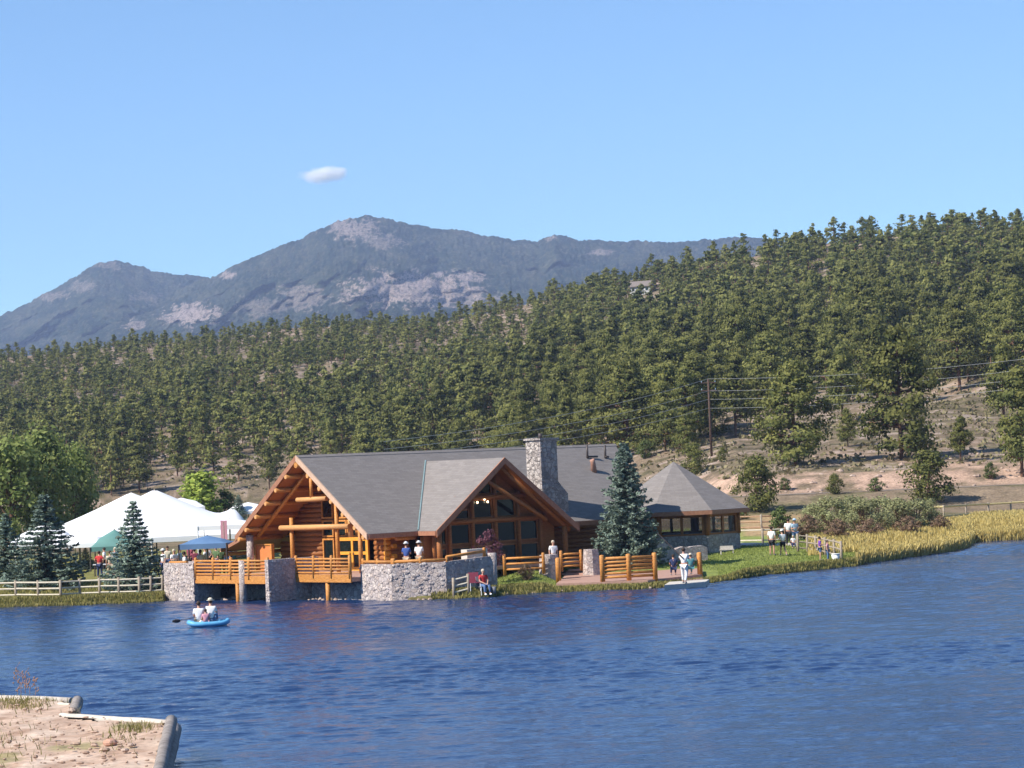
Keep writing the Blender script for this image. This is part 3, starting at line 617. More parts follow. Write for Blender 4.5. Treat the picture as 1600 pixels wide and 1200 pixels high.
MB().tube([L(UT,4.1,3.2),L(UT,4.1,roofz(4.1)-.45)],.14,10).build('log_post', M['logpale'], lodge, True)
MB().tube([L(UT,-5.75,FL),L(UT,-5.75,roofz(5.75)-.4)],.22,10).build('stone_column', M['stone'], lodge, True)
# low side roof running off the far eave
sr = MB().slab([L(.6,-HW+.3,roofz(HW)+.1),L(9,-HW+.3,roofz(HW)+.1),L(9,-HW-2.5,roofz(HW)-.75),L(.6,-HW-2.5,roofz(HW)-.75)], .2); sr.build('side_roof', M['trim'], lodge)
logp('side_beam', (.7,-HW-2.2,roofz(HW)-1.08),(8,-HW-2.2,roofz(HW)-1.08),.12)
MB().tube([L(1.0,-HW-2.2,.5),L(1.0,-HW-2.2,2.0)],.12,8).tube([L(7.0,-HW-2.2,.5),L(7.0,-HW-2.2,2.0)],.12,8).build('side_posts', M['log'], lodge, True)
# wall under the front eave: dark door and window
window(5.0,VW+.15,UC-DW+.1+1.9,VW+.15,FL,3.15,M['logwall'],mull=1) if False else None
window(4.0,VW+.16,5.3,VW+.16,FL,3.1,M['logwall'],mull=1)
# front gable: recessed glass wall with log frame
VG = 6.55
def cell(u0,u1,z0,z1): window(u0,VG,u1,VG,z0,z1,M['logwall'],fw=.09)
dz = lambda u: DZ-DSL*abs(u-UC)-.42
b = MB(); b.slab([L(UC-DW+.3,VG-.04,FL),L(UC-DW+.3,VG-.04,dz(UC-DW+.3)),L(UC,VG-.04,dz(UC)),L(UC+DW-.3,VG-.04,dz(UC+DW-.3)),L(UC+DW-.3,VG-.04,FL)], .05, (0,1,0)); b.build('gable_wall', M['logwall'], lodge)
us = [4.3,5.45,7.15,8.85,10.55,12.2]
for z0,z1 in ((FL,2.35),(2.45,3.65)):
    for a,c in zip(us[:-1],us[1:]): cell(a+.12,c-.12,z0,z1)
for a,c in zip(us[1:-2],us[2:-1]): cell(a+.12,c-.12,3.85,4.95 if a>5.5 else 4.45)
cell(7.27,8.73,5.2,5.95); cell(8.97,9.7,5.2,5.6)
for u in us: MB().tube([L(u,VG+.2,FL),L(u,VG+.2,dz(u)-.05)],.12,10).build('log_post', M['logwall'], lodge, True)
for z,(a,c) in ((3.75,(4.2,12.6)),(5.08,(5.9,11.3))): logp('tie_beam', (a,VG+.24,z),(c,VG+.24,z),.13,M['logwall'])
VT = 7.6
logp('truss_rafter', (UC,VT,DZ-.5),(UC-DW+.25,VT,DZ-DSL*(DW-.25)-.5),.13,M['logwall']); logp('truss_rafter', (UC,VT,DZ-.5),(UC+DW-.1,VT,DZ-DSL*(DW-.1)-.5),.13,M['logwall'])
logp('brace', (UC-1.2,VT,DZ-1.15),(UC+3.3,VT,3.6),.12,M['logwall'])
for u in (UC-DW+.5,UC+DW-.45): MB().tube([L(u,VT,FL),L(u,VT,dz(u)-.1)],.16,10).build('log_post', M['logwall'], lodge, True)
# porch strip between: beam and post under the gable's left eave
logp('eave_beam', (2.2,HW-.35,3.02),(UC-DW,HW-.35,3.02),.13); MB().tube([L(3.95,HW-.2,FL),L(3.95,HW-.2,3.0)],.13,8).build('log_post', M['log'], lodge, True)
# lit lamps behind the upper window
lm,ln_,lb = newmat('warm_lamp'); lb.inputs['Emission Color'].default_value = (1,.75,.45,1); lb.inputs['Emission Strength'].default_value = 4
ch = MB()
for (x,y) in ((757,780),(762,784),(746,785)):
    d = ray(x,y); t = ((VG+.19)-((C0-Vector((PA.x,PA.y,0))).dot(gg)))/d.dot(gg); p = C0+d*t-Vector((PA.x,PA.y,0)); ch.ell((p.dot(rr),-p.dot(gg),p.z),(.065,.05,.065),8,5)
ch.build('wall_lamp', lm, lodge)
# chimney on the roof beside the front gable
cu0,cu1,cv0,cv1 = 13.5,14.78,4.25,5.55
ck = empty('chimney',(0,0,0)); 
c_ = MB(); c_.box(cu0,cu1,-cv1,-cv0,3.2,8.22)
c_.add([L(cu1-.01,cv1,3.0),L(15.5,cv1,3.0),L(15.5,cv1,5.0),L(cu1-.01,cv1,5.75),L(cu1-.01,cv0,3.0),L(15.5,cv0,3.0),L(15.5,cv0,5.0),L(cu1-.01,cv0,5.75)],[(0,1,2,3),(7,6,5,4),(1,5,6,2),(2,6,7,3),(0,4,5,1)])
bpy.data.objects.remove(ck)
rs = np.random.default_rng(5); sb = MB()   # stones that stand proud of its faces
for i in range(150):
    z = rs.uniform(4.6,8.2); s = rs.uniform(.08,.2)
    if rs.random() < .5: sb.ell(L(cu0-.0, rs.uniform(cv0+.1,cv1-.1), z),(.05,s,s*.7),7,4)
    else: sb.ell(L(rs.uniform(cu0+.1,cu1-.1), cv1, z),(s,.05,s*.7),7,4)
c_.add(sb.v, sb.f); chm = c_.build('chimney', M['stonedark'], lodge)
MB().box(cu0-.1,cu1+.1,-(cv1+.1),-(cv0-.1),8.2,8.32).build('cap', M['stonedark'], chm)
MB().tube([L(14.1,4.9,8.3),L(14.1,4.9,8.6)],.12,8).build('flue', M['metal'], chm, True)
# roof pipes and the copper flue
def onroof(x,y,lift=0):
    d = ray(x,y); nrm = Vector((0,0,1))+gg*SL; t = (PA-C0).dot(nrm)/d.dot(nrm); p = C0+d*t-Vector((PA.x,PA.y,0)); return p.dot(rr),p.dot(gg),p.z+lift
for (x,y,h,ex) in ((918,716,.80,.75),(946,716,.80,.2)):
    u,v,z = onroof(x,y); MB().tube([L(u,v,z-.1),L(u,v,z+h)],.07,8).tube([L(u-.05,v,z+.1),L(u+ex,v+.1,z+.08)],.06,8).build('vent_pipe', M['metal'], lodge, True)
u,v,z = onroof(928,736); MB().tube([L(u,v,z-.1),L(u-.05,v,z+.55),L(u-.12,v,z+.7)],[.2,.15,.15],8).build('copper_flue', M['copper'], lodge, True)
MB().tube([L(UC+DW+.5,VF-.6,2.95),L(UC+DW+.5,VF-.6,3.25)],[.16,.10],8).build('wall_lantern', flat('cloth_white',CL['white']), lodge, True)
# ------------------------------------------------------------ deck
deck = frame('lodge_deck'); tag(deck, 'raised wooden lodge deck with orange log railings over the water', 'deck')
UF,v0_,v1_,v2_ = -5.57,-5.33,-2.28,4.87; UR = -3.9
K0,K1,K2,K3 = (-3.3,9.96),(-3.3,12.6),(-1.30,14.65),(1.85,14.65)
fl_ = MB().slab([L(UF+.1,v0_+.1,FL),L(UF+.1,v2_,FL),L(UR,v2_,FL),L(UR,K0[1],FL),L(K0[0]+.1,K0[1],FL),L(K1[0]+.1,K1[1],FL),L(K2[0],K2[1]-.1,FL),L(K3[0],K3[1]-.1,FL),L(2.6,9.0,FL),L(14,8.7,FL),L(14,4.4,FL),L(UW,4.4,FL),L(UW,-5.33,FL)], .18)
fl_.build('floor', M['plank'], deck)
def railrun(par, p, q, z0, h=1.0, n=4, gap=1.55, wood=None, prad=.095, rrad=.055, zq=None, top=True, first=True, last=True, cols=()):
    """log railing between two local points, posts about every gap"""
    wood = wood or M['log']; p = Vector((p[0],p[1])); q = Vector((q[0],q[1])); ln = (q-p).length; k = max(1,round(ln/gap)); zq = z0 if zq is None else zq
    rb = MB()
    for i in range(n):
        f_ = .12+(.86)*(i+.35)/(n-.3) if n>1 else .8
        rb.tube([(p.x,p.y,z0+h*f_),(q.x,q.y,zq+h*f_)], rrad*(1.15 if i==n-1 else 1), 8)
    rb.build('rails', wood, par, True)
    for i in range(k+1):
        if (i==0 and not first) or (i==k and not last): continue
        c = p+(q-p)*i/k; MB().post((c.x,c.y,z0+(zq-z0)*i/k-.1), h+.22, prad).build('railing_post', wood, par, True)
def l2(u,v): return (u,-v)
railrun(deck, l2(UF,v1_+.05), l2(UF,v2_-.15), FL+.1, 1.0, 5, 1.7)
railrun(deck, l2(UR,v2_+.15), l2(UR,K0[1]-.1), FL+.1, 1.0, 5, 1.7)
MB().box(UF-.06,UF+.04,-(v2_-.16),-(v1_+.02),FL-.22,FL+.20).build('fascia_board', M['log'], deck)
MB().box(UR-.06,UR+.04,-(K0[1]),-(v2_+.02),FL-.22,FL+.20).build('fascia_board', M['log'], deck)
for u,v in ((UF+.05,1.75),(UR+.1,7.7)): MB().tube([L(u,v,-.6),L(u,v,FL-.2)],.13,8).build('deck_post', M['log'], deck, True)
MB().tube([L(UF-.02,2.37,-.6),L(UF-.02,2.37,FL+1.05)],[.24,.21],10).build('stone_column', M['stone'], deck, True)
MB().box(UF+2.6,UF+2.75,-K0[1],5.3,-.8,FL-.2).build('foundation_wall', M['stonedark'], deck)
# stone blocks
def stonebox(name,label,polys,ztop,zb=-.7,cat='stone wall',cap=True,topf=None):
    o = MB(); n = len(polys); 
    tz = topf or [ztop]*n
    vs = [L(p[0],p[1],zb) for p in polys]+[L(p[0],p[1],t) for p,t in zip(polys,tz)]
    o.add(vs,[tuple(range(n))[::-1],tuple(range(n,2*n))]+[(i,(i+1)%n,(i+1)%n+n,i+n) for i in range(n)])
    rs = np.random.default_rng(len(label)); sb = MB()
    for i in range(n):
        a = Vector(polys[i]); c = Vector(polys[(i+1)%n]); ln = (c-a).length
        for _ in range(int(ln*(ztop-zb)*7)):
            t = rs.uniform(.02,.98); z = rs.uniform(0.02, tz[i]+(tz[(i+1)%n]-tz[i])*t-.04); p = a+(c-a)*t; s = rs.uniform(.07,.17); d = (c-a)/ln; k = len(sb.v); sb.ell((0,0,0),(1,1,1),7,4)
            for j in range(k,len(sb.v)): v_ = sb.v[j]; along = v_[0]*s; outw = v_[1]*.045; sb.v[j] = L(p.x+d.x*along-d.y*outw, p.y+d.y*along+d.x*outw, z+v_[2]*s*.7)
    o.add(sb.v, sb.f); x = place(o.build(name, M['stone'])); tag(x,label,cat)
    return x
stonebox('stone_planter','pinkish cobblestone block at the lake end of the deck, leftmost of the stone walls',[(UF-.15,v0_),(UF-.15,v1_),(UF+1.6,v1_),(UF+1.6,v0_)],2.12)
MB().tube([L(UF-.05,v0_+.55,2.14),L(UF-.05,v1_-.75,2.14)],.09,8).build('railing_cap', M['log'], deck, True)
stonebox('stone_pier','narrow stone pier wall with dark shaded side between the two railing runs',[(UF-.18,v2_-.16),(UF-.18,v2_+.16),(UR+1.5,v2_+.16),(UR+1.5,v2_-.16)],2.28)
tw = .45
def inset(p,q): return p,q
stonebox('bastion_wall','angled cobblestone bastion wall carrying the log rail, rising straight from the lake',[K0,K1,K2,(K2[0]+.25,K2[1]-tw),(K1[0]+tw,K1[1]-.25),(K0[0]+tw,K0[1])],1.90)
stonebox('return_wall','shaded stone return wall of the terrace behind the seated angler in red',[(K2[0]+.02,K2[1]-.02),(K3[0],K3[1]),(K3[0],K3[1]-tw),(K2[0]+.26,K2[1]-tw)],1.9,topf=[1.9,2.05,2.05,1.9])
MB().tube([L(K3[0]+.1,K3[1]-.2,-.2),L(K3[0]+.1,K3[1]-.2,2.2)],.3,9).build('stone_pillar', M['stone'], deck, True)
for a,c in ((K0,K1),(K1,K2)): railrun(deck, l2(a[0]+.2,a[1]-(.0)), l2(c[0]+.2,c[1]-.12), 1.78, .30, 1, 1.4, prad=.09, rrad=.07)
railrun(deck, l2(K2[0]+.2,K2[1]-.15), l2(K3[0]-.3,K3[1]-.25), 1.82, .42, 1, 2.0, prad=.09, rrad=.07, zq=1.98, first=False)
MB().box(1.2,2.6,-13.4,-12.9,FL,2.42).build('planter_box', M['concrete'], deck)
# ------------------------------------------------------------ pavilion (octagon)
GC = Vector((10.3,167.0)); gzz = zg(10.3,163.5)
pav = empty('octagonal_pavilion', (GC.x,GC.y,0)); tag(pav, 'octagonal stone and glass pavilion under a pointed grey shingle roof', 'pavilion')
def oc(rad,k,off=0): a = R(-66+45*k+off); return Vector((rad*math.sin(a), -rad*math.cos(a)))
Rr = 4.9; ze = 3.45; za = 6.62
b = MB(); 
for k in range(8):
    p,q = oc(Rr,k),oc(Rr,k+1); b.add([(p.x,p.y,ze),(q.x,q.y,ze),(0,0,za)],[(0,1,2)]); b.add([(p.x,p.y,ze-.22),(q.x,q.y,ze-.22),(0,0,za-.22)],[(2,1,0)]); b.add([(p.x,p.y,ze-.22),(q.x,q.y,ze-.22),(q.x,q.y,ze),(p.x,p.y,ze)],[(0,1,2,3)])
b.build('roof', M['shingle'], pav, uvplane=True)
b = MB()
for k in range(8):
    p,q = oc(Rr+.02,k),oc(Rr+.02,k+1); p2,q2 = oc(Rr+.08,k),oc(Rr+.08,k+1); b.add([(p.x,p.y,ze-.28),(q.x,q.y,ze-.28),(q.x,q.y,ze-.02),(p.x,p.y,ze-.02),(p2.x,p2.y,ze-.28),(q2.x,q2.y,ze-.28),(q2.x,q2.y,ze-.02),(p2.x,p2.y,ze-.02)],[(4,5,6,7),(0,1,5,4),(3,2,6,7)])
b.build('eave_fascia', M['trim'], pav)
b = MB()
for k in range(8): p = oc(Rr-.15,k); b.tube([(p.x,p.y,ze-.36),(0,0,za-.42)],.07,6)
b.build('rafters', M['log'], pav)
Rw = 4.15; b = MB(); zb_ = gzz+1.15
for k in range(8):
    p,q = oc(Rw+.12,k),oc(Rw+.12,k+1); b.add([(p.x,p.y,.2),(q.x,q.y,.2),(q.x,q.y,zb_),(p.x,p.y,zb_),(0,0,zb_)],[(0,1,2,3),(3,2,4)])
b.build('stone_base', M['stonedark'], pav)
for k in range(8):
    p,q = oc(Rw,k),oc(Rw,k+1); MB().tube([(p.x,p.y,zb_-.02),(p.x,p.y,ze-.2)],.17,8).build('log_post', M['logwall'], pav, True)
    d = (q-p).normalized(); nr = Vector((d.y,-d.x)); ln = (q-p).length
    def pb(b,s0,s1,z0,z1,n0,n1):
        vs = []
        for z in (z0,z1):
            for s,n_ in ((s0,n0),(s1,n0),(s1,n1),(s0,n1)): w_ = p+d*s+nr*n_; vs.append((w_.x,w_.y,z))
        b.add(vs,[(0,3,2,1),(4,5,6,7),(0,1,5,4),(1,2,6,5),(2,3,7,6),(3,0,4,7)])
    fr = MB(); h0,h1 = zb_,ze-.26
    for s0,s1 in ((.15,.3),(ln/2-.09,ln/2+.09),(ln-.3,ln-.15)): pb(fr,s0,s1,h0,h1,-.05,.06)
    pb(fr,.3,ln-.3,h0,h0+.12,-.05,.055); pb(fr,.3,ln-.3,h1-.2,h1,-.05,.055)
    fo = fr.build('window', M['logwall'], pav); g = MB(); pb(g,.25,ln-.25,h0+.05,h1-.05,-.02,.0); g.build('pane', M['clear'], fo)
def atD(x,D,z=None): q = Q(x,900,D); return Vector((q.x,D,zg(q.x,D) if z is None else z))
# ------------------------------------------------------------ patio railings, pillars, fishing platform
def bld(mb, name, mat, label, cat, smooth=False, group=None):
    o = mb.build(name, mat, None, smooth); tag(o, label, cat, group); return o
def vrail(name, label, a, c, z, h=.95, n=4, gap=1.5, cat='railing', wood=None, zq=None, **k):
    """a railing between two ground points of the world as one thing"""
    o = empty(name, (a.x,a.y,z)); tag(o,label,cat); zq = z if zq is None else zq
    railrun(o,(0,0),(c.x-a.x,c.y-a.y),0,h,n,gap,wood,zq=zq-z,**k); return o
zp = .62
p1,p2,p3 = P(790,893,zp),P(850,893,zp),P(876,893,zp)
vrail('log_railing','orange log railing behind the low plum shrub, between lawn and terrace',atD(789,141,.85),atD(850,141,.85),.85,.95,3,1.6)
vrail('log_railing','short orange log railing with its person in white, at the stair top',atD(878,143,.85),atD(909,143.2,.85),.85,.95,4,1.3)
def pillar(x,y,z,wd,h,name,label):
    p = P(x,y,z); b = MB(); n = 9; rs = np.random.default_rng(int(x)); vs = []
    for j,(hh,sc) in enumerate(((-.4,1.08),(h*.3,1.0),(h*.7,.98),(h,.9))):
        for k in range(n): a = 2*math.pi*k/n; q = wd*.56*sc*(1+rs.normal()*.03); vs.append((q*math.cos(a)*1.05,q*math.sin(a),hh+rs.normal()*.01))
    b.add(vs,[(j*n+k,j*n+(k+1)%n,(j+1)*n+(k+1)%n,(j+1)*n+k) for j in range(3) for k in range(n)]+[tuple(3*n+k for k in range(n))])
    o = b.build(name, M['stone']); o.location = (p.x,p.y,z); tag(o,label,'stone pillar'); return o
pillar(858,899,.62,.95,1.15,'stone_pillar','pale stone pillar left of the platform stairs, below the person in white')
pillar(924,890,.7,.8,1.15,'stone_pillar','whitish stone pillar right of the platform stairs, beside the spruce')
pillar(842,886,.8,.28,1.35,'stone_post','slim pale stone post standing behind the pillar by the stairs')
# platform
PLz = .40
plat = empty('fishing_platform', P(870,912,PLz)); tag(plat,'low red wooden platform with orange log railing at the lake edge','platform')
o0 = plat.location
def rel(x,y,z): p = P(x,y,z); return (p.x-o0.x,p.y-o0.y,z-o0.z)
MB().slab([rel(869,912,PLz),rel(1012,906.5,PLz),rel(1098,897,PLz),rel(1098,888,PLz),rel(935,889,PLz),rel(890,893,PLz)],.16).build('floor', M['plank'], plat)
for i,(xa,xb,y,z) in enumerate(((878,925,896,.50),(884,922,892.5,.60),(888,918,890,.70))):
    a = rel(xa,y,z); c = rel(xb,y-1,z); MB().slab([a,c,(c[0]+.1,c[1]+1.2,c[2]),(a[0]+.1,a[1]+1.2,a[2])],.1).build('step', M['plank'], plat)
MB().slab([rel(1045,908,.24),rel(1098,905,.24),rel(1098,899,.24),rel(1045,902,.24)],.12).build('step', M['plank'], plat)
def rp(x0,y0,x1,y1,h,n,gap,**k): a = rel(x0,y0,PLz); c = rel(x1,y1,PLz); railrun(plat,(a[0],a[1]),(c[0],c[1]),0,h,n,gap,prad=.14,rrad=.075,**k)
rp(942,909,1024,905,1.30,6,1.55)
for x,y,h in ((873,910,1.25),(1094,900,1.2)):
    a = rel(x,y,PLz-.1); MB().post(a,h+.1,.15).build('railing_post', M['log'], plat, True)
dk = P(1040,914,.26); dq = P(1102,909,.26)
b = MB(); b.slab([P(1038,914,.26),P(1102,909.5,.26),P(1108,905,.26),P(1046,909,.26)],.5); bld(b,'dock_slab',M['concrete'],'pale concrete landing slab where the angler in white stands','landing')
# low stone garden walls
def gwall(name,label,x0,y0,x1,y1,z,h0,h1,th=.5):
    a = P(x0,y0,z); c = P(x1,y1,z); d = (c-a).normalized(); nn = Vector((-d.y,d.x,0))*th; b = MB(); N = 7; vs = []; rs = np.random.default_rng(int(x0))
    for i in range(N+1):
        t = i/N; h = h0+(h1-h0)*t; e_ = h*(.82 if i in (0,N) else 1)+rs.normal()*.02; p = a+(c-a)*t
        for q,zz in ((p,-.3),(p,e_),(p+nn,e_),(p+nn,-.3)): vs.append((q.x-a.x,q.y-a.y,zz))
    fs = [(i*4+j,i*4+j+1,(i+1)*4+j+1,(i+1)*4+j) for i in range(N) for j in range(3)]+[(0,1,2,3),(N*4+3,N*4+2,N*4+1,N*4)]
    b.add(vs,fs); o = b.build(name,M['stone']); o.location = (a.x,a.y,z); tag(o,label,'stone wall'); return o
gwall('garden_wall','low curved-top cobblestone wall in front of the pavilion',1054,876,1106,873,.70,.75,.80)
gwall('garden_wall','sloping cobblestone wall just right of the big blue spruce',1028,879,1054,876,.70,1.35,.8)
gwall('garden_wall','low pinkish stone planter wall at the foot of the big spruce',936,885,985,884,.62,.62,.55)
# ------------------------------------------------------------ fences
def splitrail(name,label,pts,h=.95,n=3,wood=None,post=None,cat='fence',rrad=.055,zf=zg,gap=None):
    p0 = pts[0]; o = empty(name,(p0.x,p0.y,zf(p0.x,p0.y))); tag(o,label,cat); oz = o.location.z; rb = MB()
    for i,p in enumerate(pts):
        z = zf(p.x,p.y)-oz; MB().tube([(p.x-p0.x,p.y-p0.y,z-.3),(p.x-p0.x,p.y-p0.y,z+h+.12)],.08,7).build('post', post or M['post'], o, True)
        if i: 
            q = pts[i-1]; zq = zf(q.x,q.y)-oz
            for k in range(n): f_ = h*(.22+.76*k/(n-1)) if n>1 else h*.7; rb.tube([(q.x-p0.x,q.y-p0.y,zq+f_+.02*(i%2)),(p.x-p0.x,p.y-p0.y,z+f_)],rrad,6)
    rb.build('rails', wood or M['white_rail'], o); return o
splitrail('split_rail_fence','weathered white split rail fence on the bank under the left spruces',[P(x,y,.5) for x,y in ((-60,934),(-15,933),(25,932),(60,931.5),(95,931),(125,929),(156,928),(186,927),(218,926),(236,925),(254,924))],.92,3)
splitrail('split_rail_fence','short pale rail fence section against the bastion wall near the red angler',[atD(708,132.7),atD(731,132.9)],.85,3)
splitrail('split_rail_fence','grey rail fence running down to the shore behind the child in purple',[G(x,y) for x,y in ((1247,862),(1262,863),(1275,865),(1290,868),(1304,871.5),(1315,875))],1.0,3,wood=M['post'])
splitrail('split_rail_fence','long low rail fence with pale lower rail beside the far right reeds',[G(x,y,150) for x,y in ((1440,812),(1475,811),(1510,808),(1545,806),(1580,804),(1615,802),(1650,800))],1.0,2,rrad=.09,wood=nmat('yellow_rail',(.50,.40,.18),(.62,.52,.27),5))
splitrail('split_rail_fence','brown rail fence crossing the dirt slope right of the pavilion',[G(x,y,150) for x,y in ((1085,832),(1120,831),(1155,830),(1190,829),(1222,828))],1.1,3,rrad=.07,wood=nmat('brown_rail',(.26,.15,.09),(.40,.26,.16),5))
splitrail('split_rail_fence','lower pale rail fence along the path right of the pavilion',[G(x,y,150) for x,y in ((1150,850),(1192,849),(1230,847))],.9,2,wood=M['white_rail'])
# ------------------------------------------------------------ tents
def tentmesh(name,label,p,lx,ly,rz,zE,poles,mat,eavesag=.25,wallh=0,nx=40,ny=28,k=1.25,rad=1.15,cat='tent',legs=True,valance=.3,group=None,ew=.16):
    o = empty(name,(p.x,p.y,zg(p.x,p.y)),rz); tag(o,label,cat,group); X = np.linspace(-lx/2,lx/2,nx); Y = np.linspace(-ly/2,ly/2,ny); A2,B2 = np.meshgrid(X,Y)
    z = np.zeros_like(A2)
    for (x,y,h,rd) in poles:
        d = np.sqrt(((A2-x)/rd)**2+((B2-y)/(rd*min(1,ly/lx*1.1) if ly<lx else rd))**2); z = np.maximum(z,(h-zE)*np.clip(1-d,0,1)**k) if len(poles)==1 else np.log(np.exp(6*z)+np.exp(6*(h-zE)*np.clip(1-d,0,1)**k)-1)/6
    edge = np.minimum(np.minimum(A2+lx/2,lx/2-A2)/ (lx*ew), np.minimum(B2+ly/2,ly/2-B2)/(ly*ew)).clip(0,1); z = z*edge**.7
    z = z+zE; ii = np.arange(A2.size).reshape(A2.shape); Fq = np.stack([ii[:-1,:-1],ii[:-1,1:],ii[1:,1:],ii[1:,:-1]],-1).reshape(-1,4); V = np.stack([A2,B2,z],-1).reshape(-1,3)
    link('canopy', npmesh(name+'_canopy',V,Fq,mat,smooth=True), o)
    b = MB(); 
    for x0,y0,x1,y1 in ((-lx/2,-ly/2,lx/2,-ly/2),(lx/2,-ly/2,lx/2,ly/2),(lx/2,ly/2,-lx/2,ly/2),(-lx/2,ly/2,-lx/2,-ly/2)): b.add([(x0,y0,zE-valance),(x1,y1,zE-valance),(x1,y1,zE),(x0,y0,zE)],[(0,1,2,3)])
    b.build('valance', mat, o)
    if legs:
        for x in np.linspace(-lx/2,lx/2,max(2,int(lx/5)+1)):
            for y in (-ly/2,ly/2): MB().tube([(x,y,-.2),(x,y,zE)],.05,6).build('pole', M['metal'] if mat is not M['tent'] else flat('cloth_white',CL['white']), o)
    for (x,y,h,rd) in poles[:2]: MB().tube([(x,y,-.2),(x,y,h+.02)],.06,6).build('centre_pole', M['post'], o)
    return o
tp = Q(228,860,183); tentmesh('marquee','huge white pole marquee with two peaks between the left spruces and the lodge',Vector((tp.x,186,0)),14.6,12,R(8),1.75,[(-1.35,-.6,5.0,9.2),(.35,.8,5.15,9.2),(5.9,.5,3.5,5.2),(-4.4,-2.0,2.5,5.0)],M['tent'],k=1.35,ew=.07,valance=.35)
tp = Q(70,850,178); tentmesh('white_canopy','small white canopy tent seen through the leftmost spruces',Vector((tp.x,178,0)),4.5,4.0,R(5),2.0,[(0,0,3.2,3.3)],M['tent'])
tp = Q(120,850,174); tentmesh('white_canopy','white canopy tent left of the green canopy, behind the second spruce',Vector((tp.x,175,0)),4.2,3.6,R(-4),1.8,[(0,0,2.6,3.0)],M['tent'])
tp = Q(172,850,170); tentmesh('green_canopy','teal green peaked canopy tent left of the tall spruce',Vector((tp.x,172,0)),3.0,2.8,R(3),1.6,[(0,0,2.7,2.4)],M['tentgreen'])
tp = Q(324,850,153); tentmesh('blue_canopy','blue peaked canopy with a crowd under it beside the deck',Vector((tp.x,153,0)),2.9,2.6,R(-6),2.15,[(0,0,2.62,2.2)],M['tentblue'])
tp = Q(360,850,176); tentmesh('white_canopy','white canopy tent between the blue canopy and the lodge gable',Vector((tp.x,176,0)),4.0,3.4,R(0),2.6,[(0,0,3.0,3.0)],M['tent'])
tp = Q(283,775,243); tentmesh('white_canopy','distant white tent roof behind the marquee beside the lime green tree',Vector((tp.x,243,0)),4.2,4,R(10),2.0,[(0,0,2.9,4)],M['tent'],legs=False)
tp = Q(388,795,240); tentmesh('white_canopy','distant white tent roof beside the small blue spruce behind the lodge',Vector((tp.x,240,0)),4.0,4,R(10),1.5,[(0,0,2.3,4)],M['tent'],legs=False)
fp = Q(350,830,172); b = MB(); b.tube([(0,0,0),(0,0,2.9)],.03,6); fo = empty('banner',(fp.x,172,zg(fp.x,172))); tag(fo,'red and white upright banner standing in front of the marquee end','banner'); b.build('pole',M['post'],fo)
MB().box(-.22,.22,-.015,.015,1.3,3.0).build('cloth', flat('cloth_pink',CL['pink']), fo)
# ------------------------------------------------------------ people
def skinmesh(name, nodes, edges, mat, lev=1, root=0):
    """nodes: (x,y,z,rx,ry)"""
    me = bpy.data.meshes.new(name); me.from_pydata([n[:3] for n in nodes], edges, []); o = bpy.data.objects.new(name, me); COL.objects.link(o)
    o.modifiers.new('s','SKIN'); sv_ = me.skin_vertices[0].data if me.skin_vertices else None
    if sv_ is None:
        bm = bmesh.new(); bm.from_mesh(me); bm.verts.layers.skin.verify(); bm.to_mesh(me); bm.free(); sv_ = me.skin_vertices[0].data
    for i,nn in enumerate(nodes): sv_[i].radius = (nn[3], nn[4]); sv_[i].use_root = (i==root)
    md = o.modifiers.new('u','SUBSURF'); md.levels = lev; md.render_levels = lev
    dg = bpy.context.evaluated_depsgraph_get(); nm = bpy.data.meshes.new_from_object(o.evaluated_get(dg)); bpy.data.objects.remove(o); bpy.data.meshes.remove(me)
    nm.name = name; nm.materials.clear(); nm.materials.append(mat)
    for p in nm.polygons: p.use_smooth = True
    return nm
def pose(kind='stand', arms='down', seed=0):
    r_ = random.Random(seed); j = lambda s=.02: r_.uniform(-s,s)
    if kind == 'stand':
        hip=(0,0,.92); leg = lambda s:[(s*.10,0,.86),(s*.12,-.03+j(),.48),(s*.13,.02+j(),.08),(s*.14,-.14,.03)]; torso=[(0,0,1.10),(0,.01,1.32),(0,0,1.44)]; hd=(0,-.01,1.56)
    elif kind == 'walk':
        hip=(0,0,.90); leg = lambda s:[(s*.10,0,.84),(s*.11,-.10 if s>0 else .02,.47),(s*.12,-.14 if s>0 else .30,.09),(s*.13,-.30 if s>0 else .16,.03)]; torso=[(0,0,1.08),(0,-.02,1.30),(0,-.03,1.42)]; hd=(0,-.05,1.54)
    elif kind == 'sit':
        hip=(0,0,.50); leg = lambda s:[(s*.10,-.05,.48),(s*.13,-.42,.50),(s*.14,-.46,.10),(s*.14,-.62,.04)]; torso=[(0,.03,.70),(0,.05,.90),(0,.03,1.02)]; hd=(0,-.01,1.14)
    else: # floor: legs stretched in a boat / on the ground
        hip=(0,0,.12); leg = lambda s:[(s*.10,-.05,.12),(s*.17,-.38,.34),(s*.15,-.74,.08),(s*.15,-.86,.12)]; torso=[(0,.03,.32),(0,.04,.52),(0,.01,.64)]; hd=(0,-.03,.76)
    sh = torso[-1]; A = {}
    for s in (-1,1):
        z = sh[2]-.04; y = sh[1]
        if arms == 'down' : a = [(s*.19,y,z),(s*.24,y+.02,z-.28),(s*.24,y-.06,z-.53)]
        elif arms == 'fore': a = [(s*.18,y,z),(s*.23,y-.03,z-.27),(s*.15,y-.26,z-.22)]
        elif arms == 'hips': a = [(s*.19,y,z),(s*.34,y+.05,z-.24),(s*.19,y-.08,z-.40)]
        elif arms == 'lap': a = [(s*.18,y,z),(s*.24,y-.08,z-.25),(s*.10,y-.32,z-.36)]
        else: a = [(s*.18,y,z),(s*.24,y-.10,z-.22),(s*.12,y-.34,z-.14)]
        A[s] = a
    return hip,leg,torso,hd,A
